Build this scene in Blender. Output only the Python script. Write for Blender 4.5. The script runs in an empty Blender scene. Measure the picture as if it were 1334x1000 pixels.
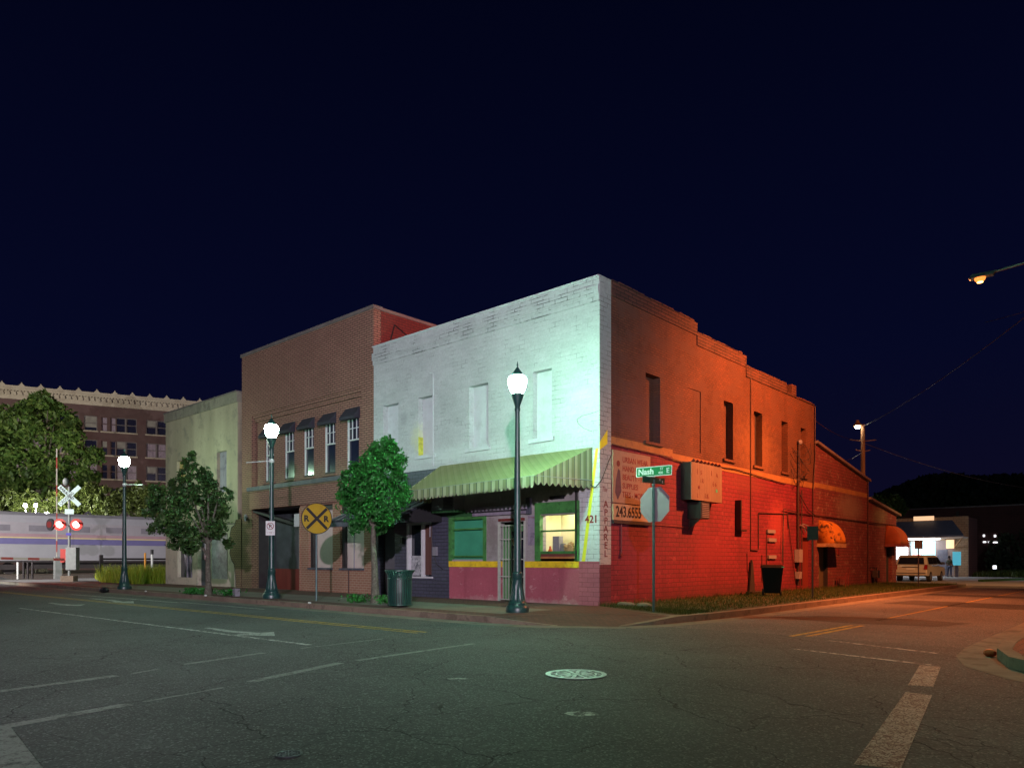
import bpy, bmesh, math, random
from mathutils import Vector, Matrix
random.seed(7)
R = math.radians
PI = math.pi
# ------------------------------------------------------------------ camera, world, exposure
scn = bpy.context.scene
COL = scn.collection
CAM = (12.024, -16.963, 1.30)
cd = bpy.data.cameras.new('camera'); cam = bpy.data.objects.new('camera', cd); COL.objects.link(cam)
cam.location = CAM; cam.rotation_euler = (R(90), 0, R(42.1536))
cd.sensor_width = 36; cd.lens = 36 * 953 / 1334; cd.shift_y = 229 / 1334
cd.clip_start = .05; cd.clip_end = 2000
scn.camera = cam
w = bpy.data.worlds.new("World"); scn.world = w; w.use_nodes = True
nt = w.node_tree; bg = nt.nodes['Background']; out = nt.nodes['World Output']
sky = nt.nodes.new('ShaderNodeTexSky'); sky.sky_type = 'NISHITA'; sky.sun_disc = False
sky.sun_elevation = R(-9); sky.sun_rotation = R(200)
nt.links.new(sky.outputs[0], bg.inputs[0]); bg.inputs[1].default_value = .06
bg2 = nt.nodes.new('ShaderNodeBackground'); add = nt.nodes.new('ShaderNodeAddShader')
tc = nt.nodes.new('ShaderNodeTexCoord'); sx = nt.nodes.new('ShaderNodeSeparateXYZ'); rmp = nt.nodes.new('ShaderNodeValToRGB')
nt.links.new(tc.outputs['Generated'], sx.inputs[0]); nt.links.new(sx.outputs[2], rmp.inputs[0])
rmp.color_ramp.elements[0].color = (.0042, .0034, .0150, 1); rmp.color_ramp.elements[0].position = 0.0
rmp.color_ramp.elements[1].color = (.0007, .0013, .0085, 1); rmp.color_ramp.elements[1].position = .62
e = rmp.color_ramp.elements.new(.25); e.color = (.0017, .0026, .0165, 1)
nt.links.new(rmp.outputs[0], bg2.inputs[0]); bg2.inputs[1].default_value = 1.0
nt.links.new(bg.outputs[0], add.inputs[0]); nt.links.new(bg2.outputs[0], add.inputs[1]); nt.links.new(add.outputs[0], out.inputs[0])
scn.view_settings.view_transform = 'Standard'; scn.view_settings.look = 'None'
scn.view_settings.exposure = 0; scn.view_settings.gamma = 1
scn.render.engine = 'CYCLES'
scn.cycles.max_bounces = 6; scn.cycles.diffuse_bounces = 3; scn.cycles.sample_clamp_indirect = 4
try:
    scn.cycles.use_denoising = True
    scn.cycles.use_light_tree = True
except Exception: pass
# lamp strengths (lamps in view, plus unseen ones, some added for brightness)
GLOBE = 620; FLOOD = 56000; SODIUM = 8200

# ------------------------------------------------------------------ materials
def nodes(name):
    m = bpy.data.materials.new(name); m.use_nodes = True
    t = m.node_tree; return m, t, t.nodes['Principled BSDF']
def N(t, k, **kw):
    n = t.nodes.new(k)
    for a, b in kw.items(): setattr(n, a, b)
    return n
def mixc(t, fac, a, b, mode='MIX'):
    n = N(t, 'ShaderNodeMix', data_type='RGBA', blend_type=mode)
    for i, v in ((0, fac), (6, a), (7, b)):
        if isinstance(v, bpy.types.NodeSocket): t.links.new(v, n.inputs[i])
        else: n.inputs[i].default_value = v if i == 0 else (*v[:3], 1)
    return n.outputs[2]
def noise(t, vec, scale, detail=4, rough=.6, stretch=None):
    if stretch:
        mp = N(t, 'ShaderNodeMapping'); mp.inputs[3].default_value = stretch; t.links.new(vec, mp.inputs[0]); vec = mp.outputs[0]
    n = N(t, 'ShaderNodeTexNoise'); n.inputs['Scale'].default_value = scale; n.inputs['Detail'].default_value = detail
    n.inputs['Roughness'].default_value = rough; t.links.new(vec, n.inputs['Vector']); return n.outputs['Fac']
def ramp(t, v, a, b):
    n = N(t, 'ShaderNodeMapRange'); n.inputs[1].default_value = a; n.inputs[2].default_value = b
    t.links.new(v, n.inputs[0]); return n.outputs[0]
def mth(t, op, a, b=None):
    n = N(t, 'ShaderNodeMath', operation=op)
    for i, v in ((0, a), (1, b)):
        if v is None: continue
        if isinstance(v, bpy.types.NodeSocket): t.links.new(v, n.inputs[i])
        else: n.inputs[i].default_value = v
    return n.outputs[0]
def sc(c, k): return tuple(min(1, x * k) for x in c[:3])
def mat(name, col, rough=.7, var=.25, scale=2.5, metal=0, bump=.15, bscale=30, streak=0, spec=None, dirt=None):
    m, t, b = nodes(name); g = N(t, 'ShaderNodeNewGeometry').outputs['Position']
    st = (1, 1, .12) if streak else None
    f = ramp(t, noise(t, g, scale, 5, .65, st), .3, .7)
    c = mixc(t, f, sc(col, 1 - var), sc(col, 1 + var))
    f2 = ramp(t, noise(t, g, scale * 9, 3), .35, .75); c = mixc(t, mth(t, 'MULTIPLY', f2, var), c, sc(col, .55))
    if dirt:
        fd = ramp(t, noise(t, g, dirt[1], 6, .7), .52, .62); c = mixc(t, mth(t, 'MULTIPLY', fd, dirt[2]), c, dirt[0])
    t.links.new(c, b.inputs['Base Color']); b.inputs['Roughness'].default_value = rough; b.inputs['Metallic'].default_value = metal
    if spec is not None: b.inputs['Specular IOR Level'].default_value = spec
    if bump:
        bn = N(t, 'ShaderNodeBump'); bn.inputs['Strength'].default_value = bump; bn.inputs['Distance'].default_value = .01
        t.links.new(noise(t, g, bscale, 3), bn.inputs['Height']); t.links.new(bn.outputs[0], b.inputs['Normal'])
    return m
def brickmat(name, c1, c2, mortar, bw=.2, bh=.067, ms=.012, var=.25, mfade=0., rough=.85, bump=.5, stains_and_light=(), flat=False, offs=.5, peel=None):
    """brick or block; u = x + y, v = z (flat: u = x, v = y). mfade: share of joints filled by paint"""
    m, t, b = nodes(name); g = N(t, 'ShaderNodeNewGeometry').outputs['Position']
    s = N(t, 'ShaderNodeSeparateXYZ'); t.links.new(g, s.inputs[0])
    cb = N(t, 'ShaderNodeCombineXYZ')
    if flat: t.links.new(s.outputs[0], cb.inputs[0]); t.links.new(s.outputs[1], cb.inputs[1])
    else: t.links.new(mth(t, 'ADD', s.outputs[0], s.outputs[1]), cb.inputs[0]); t.links.new(s.outputs[2], cb.inputs[1])
    # slightly uneven courses
    wob = noise(t, g, 1.3, 3); av = N(t, 'ShaderNodeVectorMath', operation='ADD'); t.links.new(cb.outputs[0], av.inputs[0])
    cw = N(t, 'ShaderNodeCombineXYZ'); t.links.new(mth(t, 'MULTIPLY', wob, .02), cw.inputs[0]); t.links.new(mth(t, 'MULTIPLY', wob, .03), cw.inputs[1]); t.links.new(cw.outputs[0], av.inputs[1])
    br = N(t, 'ShaderNodeTexBrick'); t.links.new(av.outputs[0], br.inputs['Vector'])
    br.inputs['Color1'].default_value = (*c1, 1); br.inputs['Color2'].default_value = (*c2, 1); br.inputs['Mortar'].default_value = (*c1, 1)
    br.inputs['Scale'].default_value = 1; br.inputs['Mortar Size'].default_value = ms; br.inputs['Brick Width'].default_value = bw; br.inputs['Row Height'].default_value = bh
    br.inputs['Mortar Smooth'].default_value = .2; br.offset = offs
    mf = br.outputs['Fac']
    if mfade:
        k = ramp(t, noise(t, g, 1.6, 5, .7), mfade, mfade + .12); mf2 = mth(t, 'MULTIPLY', mf, k)
    else: mf2 = mf
    c = mixc(t, mf2, br.outputs['Color'], mortar)
    f = ramp(t, noise(t, g, .7, 6, .65), .3, .7); c = mixc(t, f, c, (1 - var, 1 - var, 1 - var), 'MULTIPLY')
    f2 = ramp(t, noise(t, g, 14, 3), .3, .8); c = mixc(t, mth(t, 'MULTIPLY', f2, .45), c, (.55, .52, .5), 'MULTIPLY')
    if peel:
        kp = ramp(t, noise(t, g, peel[1], 9, .72, (1, 1, 1.6)), peel[2], peel[2] + .03); c = mixc(t, mth(t, 'MULTIPLY', kp, peel[3]), c, peel[0])
        sk = ramp(t, noise(t, g, 1.1, 6, .7, (1.6, 1.6, .12)), .52, .75); c = mixc(t, mth(t, 'MULTIPLY', sk, .5), c, (.5, .45, .45), 'MULTIPLY')
    for (p, r3, colr, amt) in stains_and_light:
        vs = N(t, 'ShaderNodeVectorMath', operation='SUBTRACT'); t.links.new(g, vs.inputs[0]); vs.inputs[1].default_value = p
        vd = N(t, 'ShaderNodeVectorMath', operation='DIVIDE'); t.links.new(vs.outputs[0], vd.inputs[0]); vd.inputs[1].default_value = r3
        ln = N(t, 'ShaderNodeVectorMath', operation='LENGTH'); t.links.new(vd.outputs[0], ln.inputs[0])
        k = mth(t, 'ADD', ln.outputs['Value'], mth(t, 'MULTIPLY', mth(t, 'SUBTRACT', noise(t, g, 5, 5, .7), .5), 1.6))
        k = N(t, 'ShaderNodeMapRange').outputs[0] if False else mth(t, 'MULTIPLY', ramp(t, k, 1.0, .35), amt)
        c = mixc(t, k, c, colr)
    t.links.new(c, b.inputs['Base Color']); b.inputs['Roughness'].default_value = rough
    bn = N(t, 'ShaderNodeBump'); bn.inputs['Strength'].default_value = bump; bn.inputs['Distance'].default_value = .012
    h = mth(t, 'ADD', mth(t, 'MULTIPLY', mf, -1), mth(t, 'MULTIPLY', noise(t, g, 22, 3), .6))
    t.links.new(h, bn.inputs['Height']); t.links.new(bn.outputs[0], b.inputs['Normal'])
    return m
def emat(name, col, s):
    m, t, b = nodes(name); b.inputs['Base Color'].default_value = (*sc(col, .8), 1)
    b.inputs['Emission Color'].default_value = (*col, 1); b.inputs['Emission Strength'].default_value = s; return m
def glassmat(name, col=(.01, .012, .02), rough=.08):
    m, t, b = nodes(name); g = N(t, 'ShaderNodeNewGeometry').outputs['Position']
    c = mixc(t, noise(t, g, 1.2, 3), sc(col, .6), sc(col, 1.6)); t.links.new(c, b.inputs['Base Color'])
    b.inputs['Roughness'].default_value = rough; b.inputs['Specular IOR Level'].default_value = .8; return m
def asphalt(name, base=.062, crack=1., tint=(1, .98, .97), patch=True):
    m, t, b = nodes(name); g = N(t, 'ShaderNodeNewGeometry').outputs['Position']
    lo, hi = sc(tint, base * .72), sc(tint, base * 1.3)
    c = mixc(t, ramp(t, noise(t, g, .35, 6, .6), .32, .68), lo, hi)
    c = mixc(t, mth(t, 'MULTIPLY', ramp(t, noise(t, g, 1.1, 4, .7, (.25, 1, 1)), .45, .7), .35), c, sc(tint, base * .55))
    # wheel tracks, oil drips, old sealed patches
    wv = N(t, 'ShaderNodeSeparateXYZ'); t.links.new(g, wv.inputs[0])
    tr = mth(t, 'ABSOLUTE', mth(t, 'SUBTRACT', mth(t, 'FRACT', mth(t, 'DIVIDE', mth(t, 'ADD', wv.outputs[1 if crack >= 1 else 0], mth(t, 'MULTIPLY', noise(t, g, .3, 3), .9)), 1.55)), .5))
    c = mixc(t, mth(t, 'MULTIPLY', ramp(t, tr, .34, .08), mth(t, 'MULTIPLY', ramp(t, noise(t, g, .22, 3), .35, .65), .32)), c, sc(tint, base * .45))
    c = mixc(t, mth(t, 'MULTIPLY', ramp(t, noise(t, g, 3.2, 7, .75), .60, .66), .5), c, sc(tint, base * .5))
    c = mixc(t, mth(t, 'MULTIPLY', ramp(t, noise(t, g, .13, 2, .4), .50, .52), .28), c, sc(tint, base * .5))
    # aggregate: pale stones and dark pits
    vo = N(t, 'ShaderNodeTexVoronoi'); vo.inputs['Scale'].default_value = 62; t.links.new(g, vo.inputs['Vector'])
    sp = N(t, 'ShaderNodeSeparateColor'); t.links.new(vo.outputs['Color'], sp.inputs[0])
    c = mixc(t, mth(t, 'MULTIPLY', ramp(t, sp.outputs[0], .76, 1.0), .7), c, sc(tint, base * 3.6))
    c = mixc(t, mth(t, 'MULTIPLY', ramp(t, sp.outputs[1], .62, 1.0), .6), c, sc(tint, base * .25))
    hgt = noise(t, g, 75, 3)
    if crack:
        dn = N(t, 'ShaderNodeTexNoise'); dn.inputs['Scale'].default_value = 2.2; dn.inputs['Detail'].default_value = 5; t.links.new(g, dn.inputs['Vector'])
        va = N(t, 'ShaderNodeVectorMath', operation='MULTIPLY_ADD'); t.links.new(dn.outputs['Color'], va.inputs[0]); va.inputs[1].default_value = (.55, .55, .0); t.links.new(g, va.inputs[2])
        for scl, wd, amt, lo2, hi2 in ((.42, .0035, 1., .36, .46), (1.5, .008, .9, .50, .57)):
            ve = N(t, 'ShaderNodeTexVoronoi', feature='DISTANCE_TO_EDGE'); ve.inputs['Scale'].default_value = scl; t.links.new(va.outputs[0], ve.inputs['Vector'])
            k = mth(t, 'MULTIPLY', ramp(t, ve.outputs['Distance'], wd, wd * .25), mth(t, 'MULTIPLY', ramp(t, noise(t, g, .5, 4), lo2, hi2), amt * crack))
            c = mixc(t, k, c, (.004, .004, .004)); hgt = mth(t, 'SUBTRACT', hgt, k)
    t.links.new(c, b.inputs['Base Color']); b.inputs['Roughness'].default_value = .82
    bn = N(t, 'ShaderNodeBump'); bn.inputs['Strength'].default_value = .9; bn.inputs['Distance'].default_value = .012
    t.links.new(hgt, bn.inputs['Height']); t.links.new(bn.outputs[0], b.inputs['Normal'])
    return m
def paintmark(name, col, wear=.5, under=(.055, .055, .055), crackle=False, gone=None):
    m, t, b = nodes(name); g = N(t, 'ShaderNodeNewGeometry').outputs['Position']
    f = ramp(t, noise(t, g, 9, 8, .8), wear - .04, wear + .05)
    if gone: f = mth(t, 'MAXIMUM', f, ramp(t, noise(t, g, 1.5, 6, .75), gone, gone + .05))
    if crackle:
        ve = N(t, 'ShaderNodeTexVoronoi', feature='DISTANCE_TO_EDGE'); ve.inputs['Scale'].default_value = 26; t.links.new(g, ve.inputs['Vector'])
        f = mth(t, 'MULTIPLY', f, ramp(t, mth(t, 'ADD', ve.outputs['Distance'], mth(t, 'MULTIPLY', noise(t, g, 2.5, 3), -.09)), .0, .07))
    c = mixc(t, noise(t, g, 4, 3), sc(col, .7), col); c = mixc(t, f, under, c)
    vo = N(t, 'ShaderNodeTexVoronoi'); vo.inputs['Scale'].default_value = 62; t.links.new(g, vo.inputs['Vector'])
    sp = N(t, 'ShaderNodeSeparateColor'); t.links.new(vo.outputs['Color'], sp.inputs[0])
    c = mixc(t, mth(t, 'MULTIPLY', ramp(t, sp.outputs[1], .7, 1.0), .6), c, (.02, .02, .02))
    t.links.new(c, b.inputs['Base Color']); b.inputs['Roughness'].default_value = .75; return m
def leafmat(name, c1, c2, tr=.25):
    m, t, b = nodes(name); g = N(t, 'ShaderNodeNewGeometry').outputs['Position']
    rnd = N(t, 'ShaderNodeNewGeometry').outputs['Random Per Island']
    c = mixc(t, rnd, c1, c2); c = mixc(t, ramp(t, noise(t, g, 2.0, 3), .35, .65), c, sc(c1, .6))
    t.links.new(c, b.inputs['Base Color']); b.inputs['Roughness'].default_value = .5; b.inputs['Specular IOR Level'].default_value = .3
    tl = N(t, 'ShaderNodeBsdfTranslucent'); t.links.new(c, tl.inputs[0]); mx = N(t, 'ShaderNodeMixShader'); mx.inputs[0].default_value = tr
    t.links.new(b.outputs[0], mx.inputs[1]); t.links.new(tl.outputs[0], mx.inputs[2]); t.links.new(mx.outputs[0], t.nodes['Material Output'].inputs[0])
    return m

M = {}
M['asphalt'] = asphalt('asphalt', .077, 1., (.93, 1, .99)); M['asphalt_side'] = asphalt('asphalt_side', .095, .6, (1, .97, .95)); M['patch'] = asphalt('asphalt_patch', .034, .3)
M['lot'] = mat('concrete_lot', (.30, .30, .30), .85, .2, .6)
M['gutter'] = mat('gutter_concrete', (.17, .15, .12), .9, .3, 1.2, dirt=((.06, .045, .03), 2, .6)); M['kerb'] = mat('kerb_concrete', (.20, .15, .11), .9, .3, 1.5, dirt=((.07, .05, .035), 3, .6))
M['conc'] = brickmat('sidewalk_concrete', (.17, .165, .13), (.19, .18, .15), (.06, .055, .05), 1.5, 1.5, .018, .3, flat=True, offs=0, bump=.3)
M['pave'] = brickmat('brick_paving', (.15, .062, .042), (.11, .045, .032), (.05, .035, .028), .2, .1, .01, .35, flat=True, bump=.4)
M['pave_red'] = brickmat('brick_paving_red', (.26, .07, .04), (.2, .055, .035), (.06, .035, .028), .2, .1, .01, .3, flat=True, bump=.4)
M['dirt'] = mat('dry_ground', (.06, .055, .035), .95, .35, .6); M['grass_base'] = mat('turf_soil', (.045, .045, .018), .95, .4, 2)
M['white_line'] = paintmark('white_line', (.6, .6, .57), .50); M['white_worn'] = paintmark('white_worn', (.25, .27, .25), .45, gone=.52)
M['white_bar'] = paintmark('white_bar', (.46, .42, .37), .44, (.09, .045, .035), True, gone=.56)
M['yellow_line'] = paintmark('yellow_line', (.50, .31, .035), .44); M['arrow'] = paintmark('arrow_paint', (.42, .44, .42), .44)
Wt = (.53, .515, .56)
M['white_brick'] = brickmat('white_painted_brick', Wt, (.48, .465, .51), (.21, .21, .22), .40, .135, .008, .2, .515, .6, .6,
    stains_and_light=(((-7.75, 0, 5.6), (.55, .5, .65), (.62, .58, .30), .5), ((-6.0, 0, 4.9), (3.2, .5, .35), (.60, .66, .66), .35), ((-8.6, 0, 6.4), (.25, .5, .35), (.2, .18, .22), .35)))
M['white_parapet'] = brickmat('white_parapet_brick', Wt, (.48, .465, .51), (.09, .09, .09), .46, .12, .012, .22, .48, .6, .7)
M['white_panel'] = mat('white_painted_panel', (.51, .50, .55), .5, .06, 2, bump=.05, dirt=((.3, .28, .3), 3, .25))
M['under'] = brickmat('grimy_shaded_wall', (.42, .38, .38), (.36, .33, .33), (.12, .11, .11), .40, .135, .006, .3, .55, .7, .25,
    stains_and_light=(((-4.2, 0, 2.1), (.45, .5, 1.0), (.16, .13, .12), .7), ((-2.5, 0, 3.6), (3.5, .5, .5), (.17, .165, .16), .95)))  # upper spot paints the shade under the awning; lower one darkens beside the door
M['corner_white'] = brickmat('corner_white_brick', (.66, .66, .68), (.62, .62, .64), (.28, .27, .27), .40, .135, .008, .15, .42, .6, .35)
M['dado_side'] = brickmat('pink_brick_side_shade', (.15, .040, .065), (.12, .034, .055), (.06, .02, .03), .40, .135, .010, .3, 0, .7, .5)  # pink brick darkened and purpled: the side's weak light painted in
M['strip'] = brickmat('corner_strip_paint', (.42, .49, .47), (.39, .46, .44), (.09, .1, .1), .40, .135, .010, .25, .42, .6, .4, stains_and_light=(((0, .3, 7.5), (.5, .5, 3), (.2, .23, .22), .5),))
M['pink'] = brickmat('pink_painted_stucco', (.47, .11, .15), (.45, .105, .145), (.36, .09, .12), .8, .42, .006, .18, .5, .7, .3, peel=((.56, .30, .31), 2.2, .60, .6), stains_and_light=(((-3, 0, -.1), (4, .5, .28), (.50, .33, .31), .7), ((-5, 0, .9), (1.5, .5, .3), (.33, .07, .10), .5)))
M['pink_brick'] = brickmat('pink_painted_brick', (.50, .13, .17), (.44, .11, .15), (.25, .06, .08), .40, .135, .008, .2, .0, .7, .5)
M['yellow'] = mat('yellow_paint', (.78, .55, .02), .6, .12, 3, bump=.1, dirt=((.35, .2, .03), 7, .5)); M['yellow2'] = mat('lemon_paint', (.72, .66, .03), .6, .12, 3, bump=.1)
M['red_block'] = brickmat('red_painted_block', (.225, .017, .042), (.19, .015, .038), (.10, .009, .019), .36, .145, .012, .35, .0, .75, .6,
    peel=((.28, .06, .07), 2.0, .585, .45), stains_and_light=(((0, 8, -.2), (.5, 9, .8), (.07, .014, .02), .85), ((0, 12.6, 2.8), (.5, 1.3, 1.2), (.34, .05, .05), .6), ((0, 6.5, 1.6), (.5, 1.6, .9), (.19, .015, .03), .6), ((0, 9.5, 4.2), (.5, 2.6, .4), (.15, .03, .03), .6), ((0, 2.2, 1.2), (.5, 1.4, 1.0), (.20, .02, .045), .5)))
M['annex_block'] = brickmat('faded_red_block', (.22, .050, .055), (.19, .045, .048), (.10, .026, .028), .36, .145, .012, .4, .0, .85, .5, peel=((.24, .15, .13), 2.0, .56, .6),
    stains_and_light=(((0, 21.5, 3.9), (.5, 2.6, .9), (.20, .15, .12), .7), ((0, 26.5, 3.7), (.5, 1.8, .7), (.18, .2, .13), .6)))
M['bare'] = brickmat('bare_brown_brick', (.20, .072, .036), (.15, .056, .030), (.08, .036, .022), .21, .075, .010, .45, .0, .85, .7, peel=((.10, .045, .03), 1.1, .50, .65),
    stains_and_light=(((0, 10.5, 5.6), (.5, 2.2, 1.6), (.26, .12, .05), .5), ((0, 2.5, 5.6), (.5, 2.4, 1.2), (.10, .05, .05), .5)))  # orange spot paints the lamp's bright pool; the other darkens the corner end
M['bare_cop'] = brickmat('parapet_brown_brick', (.14, .055, .038), (.10, .042, .03), (.02, .012, .01), .42, .11, .014, .4, .35, .85, .7)
M['band'] = mat('orange_paint_band', (.30, .15, .05), .8, .25, 2, bump=.3, dirt=((.15, .07, .04), 4, .6))
M['tan_brick'] = brickmat('tan_brick', (.31, .145, .115), (.35, .17, .135), (.085, .042, .034), .30, .088, .016, .18, 0, .85, .6,
    stains_and_light=(((-19.8, 0, 3.2), (1.4, 1, 3.2), (.26, .17, .10), .7), ((-15, 0, 4.9), (4.5, .5, .6), (.26, .21, .13), .6)))
M['tan_low'] = brickmat('orange_tan_brick', (.33, .145, .10), (.36, .165, .115), (.42, .30, .22), .26, .095, .012, .2, 0, .85, .6)
M['darkred'] = brickmat('dark_red_side_brick', (.22, .035, .03), (.18, .03, .028), (.09, .02, .02), .3, .1, .012, .35, 0, .85, .6)
M['cop_grey'] = mat('coping_metal', (.16, .13, .13), .6, .2, 2); M['slate'] = mat('slate_ledge', (.07, .07, .10), .6, .25, 3, dirt=((.16, .14, .14), 4, .5))
M['beam'] = mat('wood_beam', (.23, .16, .10), .8, .3, 3, streak=0, bump=.4, dirt=((.1, .07, .05), 5, .6))
M['stucco'] = mat('cream_stucco', (.36, .30, .22), .85, .2, .9, streak=1, bump=.3, bscale=12, dirt=((.17, .15, .13), 1.2, .55))
M['stucco_cap'] = mat('stucco_cap', (.24, .21, .17), .85, .25, 1.5, streak=1, dirt=((.08, .07, .06), 1.5, .6)); M['stucco_low'] = mat('stucco_lower', (.50, .40, .34), .85, .12, 1.2, streak=1, dirt=((.26, .22, .2), 2, .5))
M['peeled'] = brickmat('peeled_brick', (.30, .20, .12), (.25, .165, .095), (.09, .06, .04), .22, .085, .014, .35, 0, .9, .9)
M['purpleblock'] = brickmat('slate_painted_block', (.085, .085, .13), (.075, .075, .115), (.035, .035, .05), .30, .12, .012, .3, 0, .5, .7)
M['void'] = mat('dark_void', (.012, .011, .014), .9, .2, 1, bump=0); M['dkwood'] = mat('dark_wood', (.03, .026, .028), .6, .3, 4)
M['glass'] = glassmat('dark_glass'); M['navyglass'] = glassmat('navy_glass', (.012, .014, .035), .15)
M['board_pink'] = mat('pale_board', (.55, .42, .40), .6, .06, 1.5, bump=.03, streak=1, dirt=((.34, .27, .26), 1.5, .3)); M['board_org'] = mat('plywood', (.42, .30, .12), .7, .15, 3, streak=1)
M['board_pur'] = mat('grey_board', (.26, .22, .28), .6, .25, 3, streak=1, dirt=((.09, .07, .12), 3, .6)); M['silver'] = mat('crumpled_foil_board', (.38, .34, .40), .45, .35, 4, bump=.6, bscale=8, dirt=((.14, .1, .14), 3, .6))
M['white_metal'] = mat('white_trim', (.58, .58, .60), .4, .08, 3, bump=.04); M['dkawn'] = mat('dark_awning_canvas', (.028, .024, .04), .8, .2, 4)
M['blackawn'] = mat('black_awning', (.035, .04, .055), .45, .25, 3); M['greenpaint'] = mat('green_paint', (.06, .22, .055), .5, .25, 3, dirt=((.02, .06, .02), 4, .6))
M['greendark'] = mat('dark_green_paint', (.025, .09, .03), .5, .3, 3); M['teal'] = mat('green_roller_blind', (.05, .30, .17), .5, .12, 2, bump=.03)
M['iron'] = mat('white_bars', (.42, .43, .38), .5, .15, 8, bump=.05); M['doorg'] = mat('green_door', (.10, .25, .10), .5, .15, 4, streak=1)
M['lampgreen'] = mat('dark_green_cast_iron', (.012, .050, .046), .38, .25, 6, bump=.12, spec=.6); M['cangreen'] = mat('green_powder_coat', (.010, .045, .036), .4, .2, 6)
M['globe'] = emat('lamp_globe', (.40, 1, .64), GLOBE); M['globe_mid'] = emat('lamp_globe_dim', (.5, 1, .75), GLOBE * .21); M['globe_left'] = emat('lamp_globe_left', (.6, 1, .66), GLOBE * .5); M['globe_corner'] = emat('lamp_globe_corner', (.42, 1, .70), GLOBE * .42); M['globe_far'] = emat('lamp_globe_distant', (1, 1, .8), 2200); M['globe_w'] = emat('lamp_globe_white', (.85, .92, 1), 500)  # lower globe strengths only balance the light between posts
M['sodium'] = emat('sodium_lens', (1, .27, .05), 1.7); M['sodium_core'] = emat('sodium_arc', (1, .45, .12), 9); M['hid'] = emat('barn_lamp_lens', (1, 1, .72), 60)
M['bark'] = mat('bark', (.09, .078, .06), .9, .35, 12, bump=.6, bscale=60, dirt=((.22, .21, .17), 14, .5)); M['bark_dk'] = mat('dark_bark', (.06, .045, .035), .9, .35, 8, bump=.6)
M['leaf_a'] = leafmat('crape_leaf', (.035, .16, .035), (.03, .24, .028)); M['leaf_b'] = leafmat('oak_leaf', (.042, .10, .030), (.085, .15, .035))
M['leaf_far'] = leafmat('tree_leaf', (.08, .17, .035), (.19, .26, .06), .3); M['leaf_vine'] = leafmat('vine_leaf', (.06, .085, .02), (.10, .12, .03), .3)
M['leaf_dark'] = leafmat('dark_leaf', (.06, .085, .045), (.09, .12, .06), .2); M['blade'] = leafmat('grass_blade', (.045, .085, .015), (.10, .12, .02), .3)
M['weed'] = leafmat('weed_blade', (.26, .38, .03), (.5, .5, .06), .35)
M['steel'] = mat('galvanised_steel', (.26, .27, .28), .45, .15, 6, metal=.6, bump=.04); M['sign_back'] = mat('sign_back_aluminium', (.36, .27, .31), .55, .06, 3, metal=.15, bump=.02)
M['postg'] = mat('green_sign_post', (.07, .12, .12), .5, .2, 8, metal=.3); M['sign_green'] = mat('sign_green', (.006, .17, .055), .4, .05, 3, bump=0); M['sign_white'] = mat('sign_white', (.66, .68, .66), .4, .05, 3, bump=0)
M['sign_dkgreen'] = mat('sign_dark_green', (.01, .045, .03), .4, .2, 3, bump=0); M['sign_yellow'] = mat('sign_yellow', (.40, .27, .015), .4, .08, 3, bump=0, dirt=((.25, .13, .01), 6, .4)); M['black'] = mat('black_paint', (.010, .010, .013), .5, .1, 3, bump=0)
M['redtext'] = mat('red_lettering', (.22, .022, .02), .6, .2, 12, bump=0); M['dkredtext'] = mat('maroon_lettering', (.13, .02, .025), .6, .2, 12, bump=0)
M['signboard'] = mat('tan_signboard', (.30, .20, .13), .7, .15, 3, bump=.1, dirt=((.18, .11, .07), 3, .4)); M['signlow'] = mat('tan_number_board', (.36, .26, .15), .7, .12, 3)
M['purple'] = mat('purple_paint', (.07, .045, .07), .6, .3, 8, bump=0); M['marq'] = brickmat('marquee_face', (.27, .20, .15), (.24, .18, .13), (.10, .06, .045), .12, 3, .006, .25, 0, .6, .2)
M['dkmetal'] = mat('dark_metal', (.022, .016, .018), .5, .2, 5); M['pipe_red'] = mat('red_painted_pipe', (.14, .018, .018), .5, .2, 5); M['pipe_dk'] = mat('dark_conduit', (.035, .012, .012), .6, .2, 5)
M['cloth_or'] = mat('orange_awning_canvas', (.52, .20, .02), .7, .12, 3, bump=.2, dirt=((.02, .012, .01), 2.6, .95)); M['valance'] = mat('pale_valance', (.30, .19, .10), .7, .3, 6, dirt=((.1, .06, .04), 5, .6))
M['cloth_rd'] = mat('rust_awning_canvas', (.34, .085, .03), .7, .15, 3); M['rustdoor'] = mat('rust_red_door', (.16, .025, .02), .6, .3, 4, streak=1); M['olivedoor'] = mat('olive_door', (.10, .085, .05), .6, .25, 4, streak=1)
M['bin'] = mat('black_bin_plastic', (.004, .004, .006), .7, .15, 6, spec=.12); M['teal_hi'] = mat('teal_clip', (.06, .45, .32), .4, .1, 5, bump=0)
M['hotelbrick'] = mat('hotel_brick', (.092, .056, .055), .85, .18, .9, bump=.2, bscale=6, dirt=((.075, .032, .035), .35, .5)); M['hotelstone'] = mat('hotel_terracotta', (.38, .35, .28), .8, .14, 1.2, bump=.2, dirt=((.26, .22, .17), .8, .5))
M['hotel_frame'] = mat('hotel_frame', (.13, .12, .12), .6, .15, 3); M['blind'] = mat('window_blind', (.22, .22, .20), .6, .3, .8, bump=0)
M['train'] = mat('stainless_train', (.46, .46, .50), .42, .07, .7, metal=.35, bump=.03); M['train_up'] = mat('train_upper', (.36, .34, .37), .5, .1, .6, metal=.2, bump=.02); M['train_roof'] = mat('train_roof', (.12, .12, .12), .7, .2, 1)
M['train_pane'] = mat('tinted_pane', (.20, .19, .22), .3, .15, 1, bump=0)
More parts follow.
